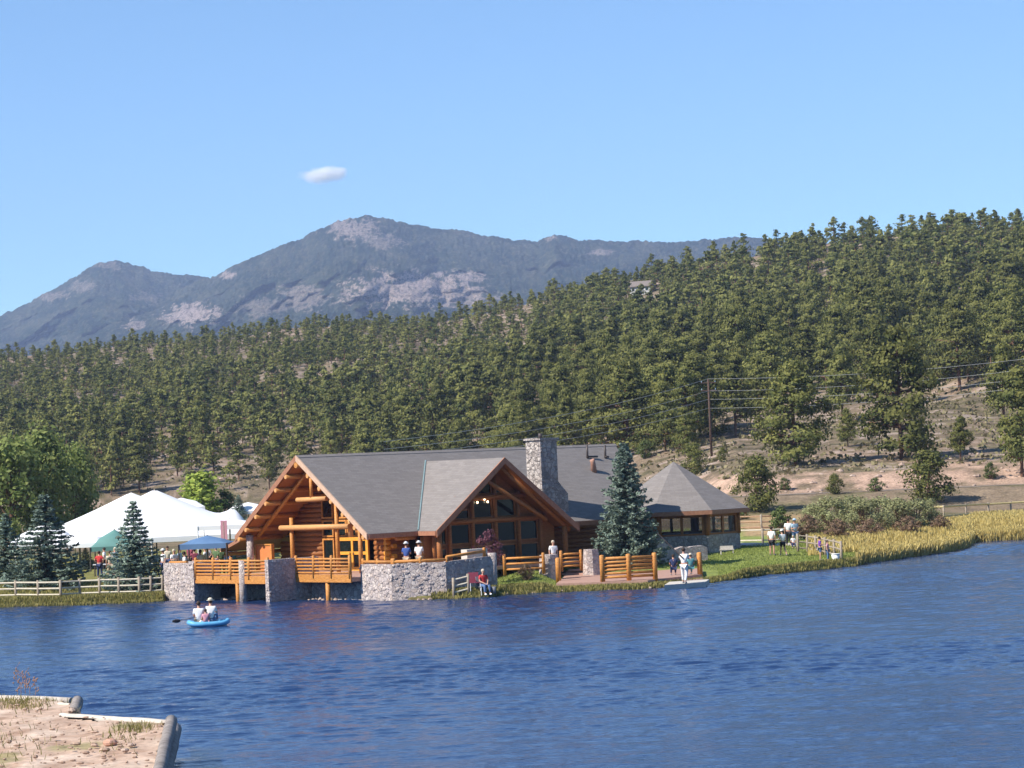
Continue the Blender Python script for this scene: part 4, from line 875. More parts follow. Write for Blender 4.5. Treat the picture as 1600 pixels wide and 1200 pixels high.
def person(label, loc, rz, kind='stand', arms='down', top='white', bottom='navy', shorts=False, hair='hair', hat=None, scale=1.0, sleeves=True, group=None, shoes='grey', seed=0):
    hip,leg,torso,hd,A = pose(kind,arms,seed)
    N=[]; E_=[]
    def add(p,rx,ry=None): N.append((*p,rx,ry or rx)); return len(N)-1
    h0=add(hip,.155,.115); t=[add(torso[0],.135,.10),add(torso[1],.16,.11),add(torso[2],.10,.08)]
    E_+=[(h0,t[0]),(t[0],t[1]),(t[1],t[2])]
    nk=add((hd[0],hd[1]+.01,hd[2]-.05),.055); hb=add((hd[0],hd[1],hd[2]+.03),.082,.092); ht=add((hd[0],hd[1],hd[2]+.13),.078,.090); hp=add((hd[0],hd[1],hd[2]+.18),.045,.05)
    E_+=[(t[2],nk),(nk,hb),(hb,ht),(ht,hp)]
    nose=add((hd[0],hd[1]-.115,hd[2]+.06),.012); E_.append((hb,nose))
    for s in (-1,1):
        ear=add((hd[0]+s*.088,hd[1],hd[2]+.075),.012); E_.append((ht,ear))
        L_=leg(s); i0=add(L_[0],.095); k_=add(L_[1],.062); an=add(L_[2],.042); toe=add(L_[3],.036,.03); E_+=[(h0,i0),(i0,k_),(k_,an),(an,toe)]
        a=A[s]; s0=add(a[0],.062); el=add(a[1],.042); wr=add(a[2],.028); E_+=[(t[1],s0),(s0,el),(el,wr)]
        dv=(Vector(a[2])-Vector(a[1])).normalized(); sd_=dv.cross(Vector((0,0,1))); sd_=sd_.normalized() if sd_.length>.1 else Vector((0,1,0)); pc=Vector(a[2])+dv*.06; pm_=add(tuple(pc),.033,.02); E_.append((wr,pm_))
        for f_,ln in zip((-1.5,-.5,.5,1.5),(.07,.085,.08,.06)):
            q1=pc+sd_*f_*.019+dv*.045; q2=q1+dv*ln*.55+Vector((0,-.012,-.012)); a1_=add(tuple(q1),.010); a2_=add(tuple(q2),.008); E_+=[(pm_,a1_),(a1_,a2_)]
        q1=Vector(a[2])+dv*.03+sd_*s*.035; q2=q1+dv*.04+sd_*s*.015; a1_=add(tuple(q1),.011); a2_=add(tuple(q2),.009); E_+=[(wr,a1_),(a1_,a2_)]
    o = link('person', skinmesh('person_body',N,E_,M['skin'],1,0), None, loc, rz, scale); tag(o,label,'person',group)
    # shirt
    N=[]; E_=[]; b0=add((hip[0],hip[1],hip[2]+.02),.168,.13); c=[add(torso[0],.155,.12),add(torso[1],.178,.13),add((torso[2][0],torso[2][1],torso[2][2]-.0),.10,.09)]; E_+=[(b0,c[0]),(c[0],c[1]),(c[1],c[2])]
    for s in (-1,1):
        a=A[s]; s0=add(a[0],.08); m_=Vector(a[0]).lerp(Vector(a[1]),.75); e1=add(tuple(m_),.062); E_+=[(c[1],s0),(s0,e1)]
        if not sleeves: pass
    link('shirt', skinmesh('shirt',N,E_,M['cloth_'+top],1,0), o)
    N=[]; E_=[]; b0=add(hip,.17,.135)
    for s in (-1,1):
        L_=leg(s); i0=add(L_[0],.112); k_=add(tuple(Vector(L_[0]).lerp(Vector(L_[1]),.8 if shorts else 1)),.082); E_+=[(b0,i0),(i0,k_)]
        if not shorts: an=add((L_[2][0],L_[2][1],L_[2][2]+.03),.060); E_.append((k_,an))
    link('shorts' if shorts else 'trousers', skinmesh('trousers',N,E_,M['cloth_'+bottom],1,0), o)
    hb_ = MB().ell((hd[0],hd[1]+.022,hd[2]+.115),(.098,.112,.105),12,8); link('hair', hb_.build('hair',M[hair]).data, o); bpy.data.objects.remove([q for q in COL.objects if q.name.startswith('hair') and q.parent is None][0])
    if hat:
        hm = MB().ell((hd[0],hd[1],hd[2]+.17),(.112,.122,.085),12,6).tube([(hd[0],hd[1]-.03,hd[2]+.135),(hd[0],hd[1]-.03,hd[2]+.15)],[.17,.16],14); x = hm.build('hat',M['cloth_'+hat],o,True)
    sh_=MB()
    for s in (-1,1):
        L_=leg(s); sh_.ell((L_[3][0],(L_[3][1]+L_[2][1])/2,L_[3][2]+.01),(.05,.135,.05),8,5)
    sh_.build('shoes',M['cloth_'+shoes],o,True)
    return o
def gp(x,y): return G(x,y,130)
p = gp(1207,868); person('person in white top and black shorts walking on the lawn right of the pavilion',p,R(150),'stand','down','white','black',True,scale=1.0)
p = gp(1224,868); person('shorter person in white top and black shorts beside the lawn walker',p,R(200),'walk','fore','white','black',True,hat='white',scale=.9)
p = gp(1233,853); person('person in white shirt and dark trousers on the path behind the lawn walkers',p,R(170),'stand','down','white','black')
p = gp(1243,854); person('person in light blue on the path at the end of the rail fence',p,R(20),'stand','fore','lightblue','denim',hat='lightblue')
p = gp(1240,857); person('small child in white and navy at the feet of the path group',p,R(0),'sit','lap','white','navy',scale=.62,hair='blond')
p = gp(1282,875.5); person('child in purple shirt and blue shorts standing at the shore fence',p,R(90),'stand','fore','purple','denim',True,scale=.80)
p = gp(1294,876); person('small child in pale pink top with dark hair beside the purple child',p,R(70),'stand','down','pink','denim',scale=.68)
p = P(1070,911,.27); ang = person('angler all in white bending on the concrete landing slab with a rod',p,R(160),'walk','rod','white','white',hair='hair',scale=1.05)
b = MB(); b.tube([(0,0,0),(-1.25,.25,1.35)],[.045,.02],6); q = P(1067,872,0); fr_ = bld(b,'fishing_rod',M['metal'],'long black fishing rod pointing up left from the angler in white','fishing rod'); fr_.location = (p.x-.05,p.y-.12,p.z+1.30)
p = P(1053,899,PLz); person('person in navy sitting on the platform left of the angler in white',p,R(180),'sit','lap','navy','navy',scale=.85)
p = P(1080,898,PLz); person('person in grey blue sitting on the platform right of the angler in white',p,R(190),'sit','lap','teal','teal',hat='cream',scale=.85)
def Wp(u,v,z=FL): return W(u,v,z)
def bx_on(x, y, v=None, u=None, z=FL):
    """point of the deck floor whose column is seen at pixel x, at a given u"""
    d = ray(x,y); o_ = C0-Vector((PA.x,PA.y,0)); t = (u-o_.dot(rr))/d.dot(rr); q = C0+d*t; return Vector((q.x,q.y,z))
person('person in blue shirt and white cap standing at the bastion rail',bx_on(635,870,u=-.7),R(165),'stand','fore','blue','khaki',hat='white',scale=.98)
person('person in white shirt and hat with blue pack at the bastion rail',bx_on(655,870,u=.3),R(165),'stand','fore','white','khaki',hat='white',scale=.98)
person('person in white shirt on the steps behind the pillar',P(866,893,.8),R(20),'stand','down','white','black',scale=.98,hair='blond')
# seated angler and chair
def camp_chair(loc,rz,label,c):
    o = empty('camp_chair',loc,rz); tag(o,label,'chair')
    MB().box(-.27,.27,-.28,.26,.42,.45).build('seat',M['cloth_'+c],o); b = MB(); b.slab([(-.27,.26,.44),(.27,.26,.44),(.27,.38,.95),(-.27,.38,.95)],.03,(0,1,0)); b.build('backrest',M['cloth_'+c],o)
    for x in (-.26,.26):
        for y in (-.26,.26): MB().tube([(x,y,0),(x*.98,y,.43)],.02,6).build('leg',flat('cloth_white',CL['white']),o)
    return o
p = atD(755,132.9); camp_chair(p,R(25),'white legged camp chair under the angler in the red shirt','grey'); person('seated angler in red shirt and blue trousers in front of the dark return wall',p,R(25),'sit','lap','red','denim',hair='blond',scale=1.0,shoes='white')
p = atD(741,133.0); camp_chair(p,R(10),'empty dark red camp chair left of the angler in red','maroon')
p = atD(770,133.6); b = MB(); b.tube([(0,0,0),(0,0,.1),(0,0,.36)],[.12,.13,.15],10); o = bld(b,'tackle_bucket',M['cloth_grey'],'grey bucket on the grass right of the angler in red','bucket',True); o.location = p
p = gp(1306,877); b = MB(); b.tube([(0,0,0),(0,0,.05),(0,0,.42)],[.19,.20,.25],14); o = tag(empty('white_bucket',p),'white bucket on the grass at the end of the shore fence','bucket'); b.build('pail',flat('cloth_white',CL['white']),o,True)
MB().tube([(0,0,.41),(0,0,.45)],[.27,.27],14).build('rim',flat('cloth_white',CL['white']),o,True); MB().tube([(-.26,0,.42),(-.2,0,.6),(0,0,.68),(.2,0,.6),(.26,0,.42)],.012,5).build('handle',M['metal'],o,True)
p = gp(1136,867); b = empty('white_bench',p); tag(b,'low white bench on the lawn at the foot of the pavilion','bench')
b.scale = (.75,.75,.75); MB().box(-.6,.6,-.2,.2,.40,.45).build('seat',M['concrete'],b); MB().box(-.55,.55,.16,.20,.46,.75).build('backrest',M['concrete'],b)
for x in (-.5,.5): MB().box(x-.04,x+.04,-.17,.17,0,.4).build('leg',M['concrete'],b)
# crowd under the canopies
cs = [(262,168,'cream','navy','stand'),(272,160,'white','black','stand'),(281,166,'lightblue','denim','stand'),(288,158,'white','navy','stand'),(297,168,'maroon','black','stand'),(304,164,'maroon','navy','stand'),(313,159,'white','white','stand'),
      (321,161,'white','khaki','stand'),(327,168,'grey','black','stand'),(338,165,'green','navy','stand'),(346,161,'green','black','stand'),(353,168,'pink','denim','stand'),(361,163,'navy','black','stand'),(367,160,'teal','black','stand'),
      (155,166,'red','navy','stand'),(172,164,'cream','khaki','stand'),(180,168,'lightblue','denim','stand'),(163,171,'white','black','stand'),(255,162,'white','navy','stand')]
lab = {262:'cream top, leftmost at the crowd edge under the marquee',272:'white top and black trousers beside the stone planter',281:'light blue top behind the stone planter',288:'white top nearest the deck rail under the blue canopy left end',297:'maroon top, further back under the blue canopy',304:'maroon top and navy trousers under the blue canopy middle',313:'all white clothes in front of the blue canopy',321:'white top and khaki trousers beside the one all in white',327:'grey top under the blue canopy',338:'dark green top and navy trousers under the blue canopy right half',346:'dark green top and black trousers near the deck rail',353:'pink top at the right edge of the blue canopy',361:'navy top near the lodge corner',367:'teal top and white hat nearest the lodge corner',155:'red top between the two left spruces',172:'cream top under the green canopy',180:'light blue top just left of the tall spruce',163:'white top behind the red one between the left spruces',255:'white top right of the tall spruce'}
for i,(x,D,t_,b_,k_) in enumerate(cs):
    D = D-6; q = Q(x,870,D); person('person in '+lab[x],(q.x,q.y,zg(q.x,q.y)),R(37*i%360),k_,('down','fore','hips')[i%3],t_,b_,hair=('hair','blond','hair')[i%3],hat='white' if x in (297,327,367,255) else None,group='people in the crowd by the tents',seed=i,scale=1.0+.04*math.sin(i*2.1))
q = Q(170,872,163); o = empty('folding_table',(q.x,q.y,zg(q.x,q.y)),.1); tag(o,'white topped folding table on the grass between the left spruces','table'); MB().box(-1,1,-.4,.4,.72,.76).build('tabletop',flat('cloth_white',CL['white']),o)
for x in (-.9,.9):
    for y in (-.33,.33): MB().tube([(x,y,0),(x,y,.72)],.025,6).build('leg',M['metal'],o)
# ------------------------------------------------------------ boat
bp = P(326,979,0); bz = R(14)
boat = empty('rubber_boat',(bp.x,bp.y,.0),bz); tag(boat,'light blue inflatable boat with paddlers on the lake near the deck','boat')
n_ = 30; ring = []; 
for i in range(n_+1):
    t = 2*math.pi*i/n_; ring.append((.88*math.copysign(abs(math.cos(t))**.8,math.cos(t)),.50*math.copysign(abs(math.sin(t))**.8,math.sin(t)),.13+.10*abs(math.cos(t))**4))
MB().tube(ring,.12,8,False).build('hull_tube',nmat('blue_rubber',(.10,.36,.62),(.16,.46,.72),3,.4),boat,True)
MB().slab([(x*.95,y*.95,.06) for x,y,z in ring[:-1]],.05).build('floor',nmat('pale_rubber',(.45,.6,.66),(.55,.7,.75),3,.4),boat)
MB().tube([(-.35,-.45,.24),(-.35,.45,.24)],.08,8).build('thwart',nmat('white_rubber',(.7,.72,.72),(.78,.8,.8),3,.4),boat,True)
def bl(x,y,z): return (bp.x+x*math.cos(bz)-y*math.sin(bz), bp.y+x*math.sin(bz)+y*math.cos(bz), z)
person('paddler in white shirt with dark hair, left seat of the blue boat',bl(-.42,-.02,.14),bz+R(165),'boat','fore','white','khaki',True,scale=1.08)
person('paddler in white shirt and pale cap, right seat of the blue boat',bl(.12,-.02,.20),bz+R(165),'boat','rod','white','denim',hat='cream',scale=1.10)
person('small child in pink between the two paddlers',bl(-.15,-.25,.13),bz+R(170),'boat','lap','pink','pink',True,scale=.72)
pd = empty('paddle',bl(-.75,-.1,.34),bz+R(183)); tag(pd,'black bladed paddle held out left of the boat','paddle')
MB().tube([(-.55,0,.18),(.55,0,.02)],.016,6).build('shaft',M['metal'],pd,True); MB().ell((.72,0,.0),(.20,.035,.085),12,6).build('blade',M['cloth_black'],pd,True)
# ------------------------------------------------------------ near bank with timber edging
BZ = 1.0
bpx = [(-700,1063),(0,1087),(122,1098),(122,1112),(100,1119),(264,1127),(248,1203),(238,1260)]
bw = [P(x,y,BZ) for x,y in bpx]
bank = [(p.x,p.y) for p in bw]
# ground surface: a grid clipped to the outline
xs = np.linspace(-26,-6.0,150); ys = np.linspace(20,78,330); XX,YY = np.meshgrid(xs,ys)
def inside(x,y,poly):
    c = np.zeros_like(x,bool); n = len(poly)
    for i in range(n):
        x1,y1 = poly[i]; x2,y2 = poly[(i+1)%n]; cc = ((y1>y)!=(y2>y))&(x<(x2-x1)*(y-y1)/(y2-y1+1e-12)+x1); c ^= cc
    return c
poly = bank+[(bank[-1][0]+.5,20),(-40,20),(-40,bank[0][1])]
ins = inside(XX,YY,poly); zb2 = BZ-.03+fbm(XX*.5,YY*.5,4)*.22+fbm(XX*2.5,YY*2.5,3)*.07
ii = np.arange(XX.size).reshape(XX.shape); Fq = np.stack([ii[:-1,:-1],ii[:-1,1:],ii[1:,1:],ii[1:,:-1]],-1).reshape(-1,4); keep = ins.reshape(-1)[Fq].all(1)
bc = np.zeros(XX.shape+(3,))+np.array((.50,.36,.27)); n_a = fbm(XX*.9,YY*.45,4); n_b = fbm(XX*3.2,YY*1.6,4)
bc = mixc(bc,(.36,.23,.16),sstep(-.02,.22,n_b)*.8); bc = mixc(bc,(.27,.24,.11),sstep(.06,.2,n_a)*.75); bc = mixc(bc,(.62,.50,.40),sstep(.05,.25,-n_a)*.6)
V = np.stack([XX,YY,zb2],-1).reshape(-1,3); used = np.unique(Fq[keep]); mp_ = -np.ones(len(V),int); mp_[used] = np.arange(len(used))
tag(link('near_bank', npmesh('near_bank',V[used],mp_[Fq[keep]],M['bank'],bc.reshape(-1,3)[used],smooth=True)),kind='structure')
b = MB(); pl_ = [(p[0],p[1]) for p in bank]
for i in range(len(pl_)-1):
    a,c = pl_[i],pl_[i+1]; b.add([(a[0],a[1],-1.6),(c[0],c[1],-1.6),(c[0],c[1],BZ-.02),(a[0],a[1],BZ-.02)],[(0,1,2,3)])
x = b.build('bank_face',M['bank']); tag(x,kind='structure')
# base sheet just under the grid so that its stair-stepped rim is closed
b = MB(); b.add([(x_,y_,BZ-.16) for x_,y_ in poly],[tuple(range(len(poly)))]); x = b.build('bank_fill',nmat('bank_soil',(.30,.21,.15),(.50,.37,.28),2.5,.95,.4)); tag(x,kind='structure')
def timber(label,a,c,r=.15,z=BZ,mat=None,zz=0):
    p = P(*a,z); q = P(*c,z); N = 12; rs = np.random.default_rng(int(a[0]+500)); pts = []; rad = []
    for i in range(N+1): t = i/N; v_ = p.lerp(q,t); pts.append((v_.x-p.x+rs.normal()*.005,v_.y-p.y+rs.normal()*.005,rs.normal()*.004-.05+zz)); rad.append(r*(1+rs.normal()*.03))
    o = MB().tube(pts,rad,12).build('edging_timber',mat or M['timber'],None,True); o.location = p; tag(o,label,'timber'); return o
timber('long pale timber edging the back of the near dirt bank',(-300,1077),(112,1093),.10,mat=M['timberpale'])
timber('short pale chip of timber lying at the inner corner of the dirt bank',(92,1098),(110,1099),.06,mat=M['timberpale'])
timber('stubby dark grey timber end at the notch of the dirt bank',(121,1093),(116,1112),.15)
timber('whitish straight timber along the front notch of the dirt bank',(96,1117),(264,1128),.10,mat=M['timberpale'])
timber('thick grey round timber along the right edge of the dirt bank',(268,1123),(243,1225),.14)
timber('lower dark timber under the right edge of the dirt bank',(274,1136),(252,1225),.16,z=.62)
rp_ = np.random.default_rng(31); gb = MB()
for _ in range(420):
    q = P(rp_.uniform(-60,262),1095+rp_.random()**1.2*150,BZ)
    if not inside(np.array([q.x]),np.array([q.y]),poly)[0]: continue
    s_ = abs(rp_.normal())*.022+.012; gb.ell((q.x,q.y,BZ+.02),(s_*rp_.uniform(.8,1.8),s_,s_*.6),6,4)
o = gb.build('gravel',nmat('bank_gravel',(.22,.14,.10),(.52,.38,.29),1.5,.9)); tag(o,'loose stones and chips on the near dirt bank','gravel',kind='stuff')
rs = np.random.default_rng(3)
for i,(x,y,s,lb_) in enumerate(((172,1160,.16,'reddish stone lying in the middle of the dirt bank'),(195,1172,.09,'small flat stone right of the reddish one on the dirt'),(204,1164,.08,'tiny pinkish stone on the dirt near the right timber'),(112,1110,.13,'pale rock beside the stubby timber end'))):
    p = P(x,y,BZ+.03); b = MB().ell((0,0,0),(s,s*.8,s*.55),9,6); b.v = [tuple(c*(1+rs.normal()*.10) for c in v_) for v_ in b.v]; o = bld(b,'stone',nmat('red_stone',(.40,.20,.13),(.58,.36,.27),3,.9) if i==0 else M['rock'],lb_,'stone'); o.location = p
# ------------------------------------------------------------ trees: near ones by hand
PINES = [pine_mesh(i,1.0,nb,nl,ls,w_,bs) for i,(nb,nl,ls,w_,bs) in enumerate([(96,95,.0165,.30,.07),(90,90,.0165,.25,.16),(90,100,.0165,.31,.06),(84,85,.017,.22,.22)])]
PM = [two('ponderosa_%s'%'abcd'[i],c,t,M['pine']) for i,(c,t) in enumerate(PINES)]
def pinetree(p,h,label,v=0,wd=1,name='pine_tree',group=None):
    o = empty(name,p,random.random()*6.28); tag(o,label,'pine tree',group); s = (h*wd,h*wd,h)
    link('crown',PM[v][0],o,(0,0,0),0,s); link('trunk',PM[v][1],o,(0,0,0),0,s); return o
manual = []
def mpine(x,y,top,label,v=0,wd=1):
    p = G(x,y,225,900); h = (y-top)/4000*p.y*1.02; manual.append((p.x,p.y,h*.28)); return pinetree(p,h,label,v,wd)
mpine(1243,728,570,'broad round pine alone above the pink rock cut, right of the utility pole',0,1.15)
mpine(1408,718,520,'tall broad pine on the open slope, biggest near the right side',2,1.0)
mpine(1597,745,580,'pine cut by the right edge of the picture above the rail fence',1,1.0)
mpine(1500,722,655,'small young pine on bare slope between the two big right pines',3,1.1)
mpine(1325,698,640,'small pine beside the shadow between the two big open slope pines',1,1.0)
mpine(1150,684,560,'slim pine with bare trunk right of the utility pole',3,1.05)
mpine(1315,662,545,'slim pine with long bare trunk above the small open slope pine',3,1.0)
mpine(1188,668,560,'dark pine behind the slim bare trunked pine',1,1.0)
mpine(1567,668,545,'tall pine with red trunk left of the right edge',3,1.1)
mpine(1500,610,470,'pine with clear trunk at the upper end of the bare slope',1,1.1)
mpine(1372,640,500,'tall pine directly behind the biggest right pine',1,1.0)
mpine(1040,705,600,'pine right above the big blue spruce tip',0,1.0)
mpine(1072,712,640,'pine left of the utility pole over the pavilion roof',2,.9)
mpine(980,705,600,'pine left of the big blue spruce tip above the lodge ridge',1,1.0)
def bush(kind,p,h,label,mesh,mats,cat,name,wd=1,group=None):
    o = empty(name,p,random.random()*6); tag(o,label,cat,group); s = (h*wd,h*wd,h); a,b_ = mesh; link('crown' if cat.endswith('tree') else 'foliage',a,o,(0,0,0),0,s); link('trunk' if cat.endswith('tree') else 'stems',b_,o,(0,0,0),0,s); return o
BR = two('broad',*broad_mesh(21,1,.36,110,46,.024),M['broad']); BR2 = two('broad_b',*broad_mesh(22,1,.34,100,46,.025),M['broad'])
LI = two('lime',*broad_mesh(23,1,.30,70,40,.030,cone=1),M['lime'])
SH = two('shrub',*broad_mesh(24,1,.45,60,40,.035,base=.05,stems=3),M['shrub']); SH2 = two('shrub_b',*broad_mesh(25,1,.60,60,40,.035,base=.05,stems=3),M['shrub'])
WI = two('willow',*broad_mesh(26,1,.55,110,36,.026,base=.05,stems=3),M['willow']); WI2 = two('willow_b',*broad_mesh(27,1,.62,110,36,.026,base=.05,stems=3),M['willow'])
TW = two('twigs',*broad_mesh(28,1,.60,70,40,.030,base=.02,stems=3),M['twig']); PU = two('plum',*broad_mesh(29,1,.62,60,30,.032,base=.1,stems=3),M['plum'])
JU = two('juniper',*broad_mesh(30,1,.42,90,44,.027,base=.03,stems=1),M['pine'])
def atg(x,y,top,D0=140): p = G(x,y,D0); return p,(y-top)/4000*p.y
for x,y,top,me_,wd,lb_ in ((1548,748,724,SH2,1.0,'low scrubby juniper left of the pine cut by the right edge'),(1368,768,748,SH2,1.3,'low scrubby juniper on the pink rock cut right of the round one'),(1226,766,748,SH2,1.3,'low scrubby juniper on the rock cut right of the pavilion juniper'),(1010,716,690,SH2,1.2,'scrubby bush between the big blue spruce tip and pavilion peak'),(1452,785,708,JU,1.25,'bushy green juniper tree left of its dark shadow above the rail fence'),(1183,800,717,JU,1.0,'bushy dark juniper tree right behind the pavilion roof'),(1306,772,742,JU,1.2,'small round juniper on the pink rock cut'),(1086,742,695,JU,1.1,'young juniper below the utility pole'),(1130,722,700,JU,1.0,'little juniper right of the utility pole foot')):
    p,h = atg(x,y,top,225); bush('j',p,h,lb_,me_,None,'juniper tree','juniper_tree',wd)
for i,(x,y,top,wd,me_,lb_) in enumerate(((20,850,690,1.0,BR,'leafy green tree at the left edge behind the dark spruce'),(72,850,680,.95,BR2,'tallest leafy green tree, right above the second spruce'),(118,850,700,.8,BR,'leafy green tree whose right side hangs over the marquee'),(-40,850,695,1,BR2,'leafy green tree mostly cut by the left edge'))):
    D = 228+5*i; q = Q(x,y,D); z = zg(q.x,D); h = (CH+(hor(x)-top)/4000*D)-z; bush('b',Vector((q.x,D,z)),h,lb_,me_,None,'leafy tree','leafy_tree',wd)
q = Q(313,780,246); z = zg(q.x,246); h = CH+(hor(313)-738)/4000*246-z; bush('l',Vector((q.x,246,z)),h,'lime green rounded cone tree beside the distant white tent',LI,None,'leafy tree','lime_tree',1.6)
for x,top,D,lb_ in ((352,768,248,'dark small bush right of the lime green tree'),):
    q = Q(x,780,D); z = zg(q.x,D); h = CH+(hor(x)-top)/4000*D-z; bush('l',Vector((q.x,D,z)),h,lb_,SH,None,'shrub','shrub',1.1)
# willows by the right shore
for i,(x,y,top,wd,me_,lb_) in enumerate(((1272,834,789,1.3,WI,'leftmost willow shrub of the grey green thicket'),(1300,836,780,1.3,WI2,'second willow shrub from the left in the thicket'),(1330,832,777,1.3,WI,'greenest willow shrub near the middle of the thicket'),(1352,838,783,1.3,WI2,'willow shrub in front of the greenest one'),(1378,830,779,1.3,WI2,'willow shrub right of the thicket centre'),(1406,832,781,1.3,WI,'third willow shrub from the right end'),(1432,830,783,1.3,WI2,'second willow shrub from the right end'),(1455,828,782,.9,WI,'rightmost rounded willow shrub touching the rail fence'),
      (1262,842,806,1.2,TW,'brown twiggy bush at the left foot of the willows'),(1310,846,812,1.3,TW,'brown twiggy bush below the willow thicket'),(1360,842,812,1.3,TW,'brown twiggy bush under the middle willows'),(1420,838,808,1.3,TW,'brown twiggy bush under the right willows'),(1470,832,806,1.2,TW,'brown twiggy bush at the rail fence start'),
      (1221,845,795,.95,SH,'dark green upright shrub behind the path group'),(1160,812,790,1.2,SH2,'olive shrub behind the pavilion eave tip'))):
    p,h = atg(x,y,top,150); bush('w',p,h,lb_,me_,None,'shrub',('willow_shrub' if me_ in (WI,WI2) else 'twig_bush' if me_ is TW else 'shrub'),wd)
p = atD(822,139.3); bush('p',p,.85,'low plum brown shrub in front of the log railing by the lawn',TW,None,'shrub','low_shrub',1.1)
p = W(4.2,11.6,FL); bush('p',p,1.95,'purple leaved plum bush on the terrace before the dark gable',PU,None,'shrub','plum_shrub',.85)
# spruces
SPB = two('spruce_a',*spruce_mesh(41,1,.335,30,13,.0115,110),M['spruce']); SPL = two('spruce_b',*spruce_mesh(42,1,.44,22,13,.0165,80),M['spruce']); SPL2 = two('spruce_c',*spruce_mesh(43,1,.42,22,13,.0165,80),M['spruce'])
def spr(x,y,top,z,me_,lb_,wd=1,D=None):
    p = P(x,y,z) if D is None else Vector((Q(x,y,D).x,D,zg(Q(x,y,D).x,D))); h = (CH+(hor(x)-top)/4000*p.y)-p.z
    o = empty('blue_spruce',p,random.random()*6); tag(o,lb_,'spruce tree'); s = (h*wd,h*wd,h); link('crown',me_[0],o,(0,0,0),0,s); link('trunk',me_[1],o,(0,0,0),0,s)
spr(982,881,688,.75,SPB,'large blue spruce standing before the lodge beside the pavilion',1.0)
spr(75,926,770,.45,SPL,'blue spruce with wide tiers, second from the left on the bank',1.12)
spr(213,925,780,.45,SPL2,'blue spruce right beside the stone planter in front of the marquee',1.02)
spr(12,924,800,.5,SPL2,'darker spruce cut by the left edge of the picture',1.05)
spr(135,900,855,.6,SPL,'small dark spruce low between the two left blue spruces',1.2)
spr(373,800,772,4,SPL,'tiny blue spruce on the slope foot left of the lodge gable',1.0,D=238)
# ------------------------------------------------------------ hillside forest
def ok(px,py,D):
    k = 1.0
    if px>985 and py>598+max(0,(1250-px))*.22 and D<430: k = .0 if (py>640 or px>1330) and px>1120 else .35
    if 225<px<560 and py>655: k = .22 if py>705 else .5
    if 620<px<860 and 560<py<700: k = .42
    return k
cand = []
rf = np.random.default_rng(99)
for _ in range(22000):
    px = rf.uniform(-60,1660); a = (px-800)/4000; t = rf.random(); D = math.sqrt(262**2+t*(1010**2-262**2)); a2 = a
    x = a2*D; hz,Db,zb = hill(np.array([a2]),np.array([D])); Db = float(Db[0])
    if D < Db+(4 if px<900 else 22): continue
    z = float(hz[0]); pp = proj((x,D,z))
    Dr = float(np.interp(px,[-3000,0,800,1600,4000],[920,920,860,740,760]))
    if D > Dr+25: continue
    if rf.random() > ok(pp[0],pp[1],D)*float(.16+.84*sstep(-.20,-.02,fbm(np.array([x/26.]),np.array([D/34.]),3)[0])): continue
    hb = float(np.interp(px,[0,600,1150],[8.2,8.8,11.6]))*float(np.interp(D,[300,500,800],[1,.93,.68])); h = hb*rf.choice([rf.uniform(.38,.7),rf.uniform(.7,1.0),rf.uniform(.95,1.25)],p=[.34,.36,.30])*(1 if D<Dr-60 else .85)
    if (972<pp[0]<1040 and 457<pp[1]<486) or (1168<pp[0]<1186 and 392<pp[1]<438) or (1179<pp[0]<1200 and 430<pp[1]<476) or (1364<pp[0]<1388 and 358<pp[1]<408): continue
    cand.append((x,D,z,h,pp))
cell_ = {}; kept = []
def near(x,y,m):
    gx,gy = int(x//12),int(y//12)
    for i in (-1,0,1):
        for j in (-1,0,1):
            for (u_,v_,m_) in cell_.get((gx+i,gy+j),()):
                if (u_-x)**2+(v_-y)**2 < max(m,m_)**2: return True
    return False
for x,y,m_ in manual: cell_.setdefault((int(x//12),int(y//12)),[]).append((x,y,m_*1.6))
for c in cand:
    m_ = (c[3]*.35+max(0,(c[1]-300))*.0035)*rf.uniform(.6,1.5)
    if near(c[0],c[1],m_): continue
    cell_.setdefault((int(c[0]//12),int(c[1]//12)),[]).append((c[0],c[1],m_)); kept.append(c)
kept.sort(key=lambda c:-c[3]/c[1]); print('forest trees', len(kept))
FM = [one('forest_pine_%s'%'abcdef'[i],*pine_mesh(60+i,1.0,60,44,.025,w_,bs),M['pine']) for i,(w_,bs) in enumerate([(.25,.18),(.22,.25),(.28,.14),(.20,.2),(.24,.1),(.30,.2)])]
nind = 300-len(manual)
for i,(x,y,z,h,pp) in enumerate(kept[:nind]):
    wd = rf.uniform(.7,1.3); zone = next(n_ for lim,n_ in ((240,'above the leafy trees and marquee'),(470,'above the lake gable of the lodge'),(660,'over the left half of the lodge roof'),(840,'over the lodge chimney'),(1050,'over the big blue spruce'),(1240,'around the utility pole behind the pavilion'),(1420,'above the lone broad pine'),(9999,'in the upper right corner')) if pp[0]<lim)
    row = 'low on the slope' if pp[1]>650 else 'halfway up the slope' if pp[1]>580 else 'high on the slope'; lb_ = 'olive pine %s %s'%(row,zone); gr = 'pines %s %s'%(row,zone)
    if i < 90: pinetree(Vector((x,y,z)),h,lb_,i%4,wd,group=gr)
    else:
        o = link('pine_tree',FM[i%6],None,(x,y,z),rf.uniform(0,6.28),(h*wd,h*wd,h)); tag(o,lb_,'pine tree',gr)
rest = kept[nind:]
FL_ = [pine_mesh(80+i,1.0,34,20,.036,w_,.10) for i,w_ in enumerate((.25,.22,.27,.20,.30,.24))]
Vs=[];Fs=[];Va=[];Mi=[];off=0
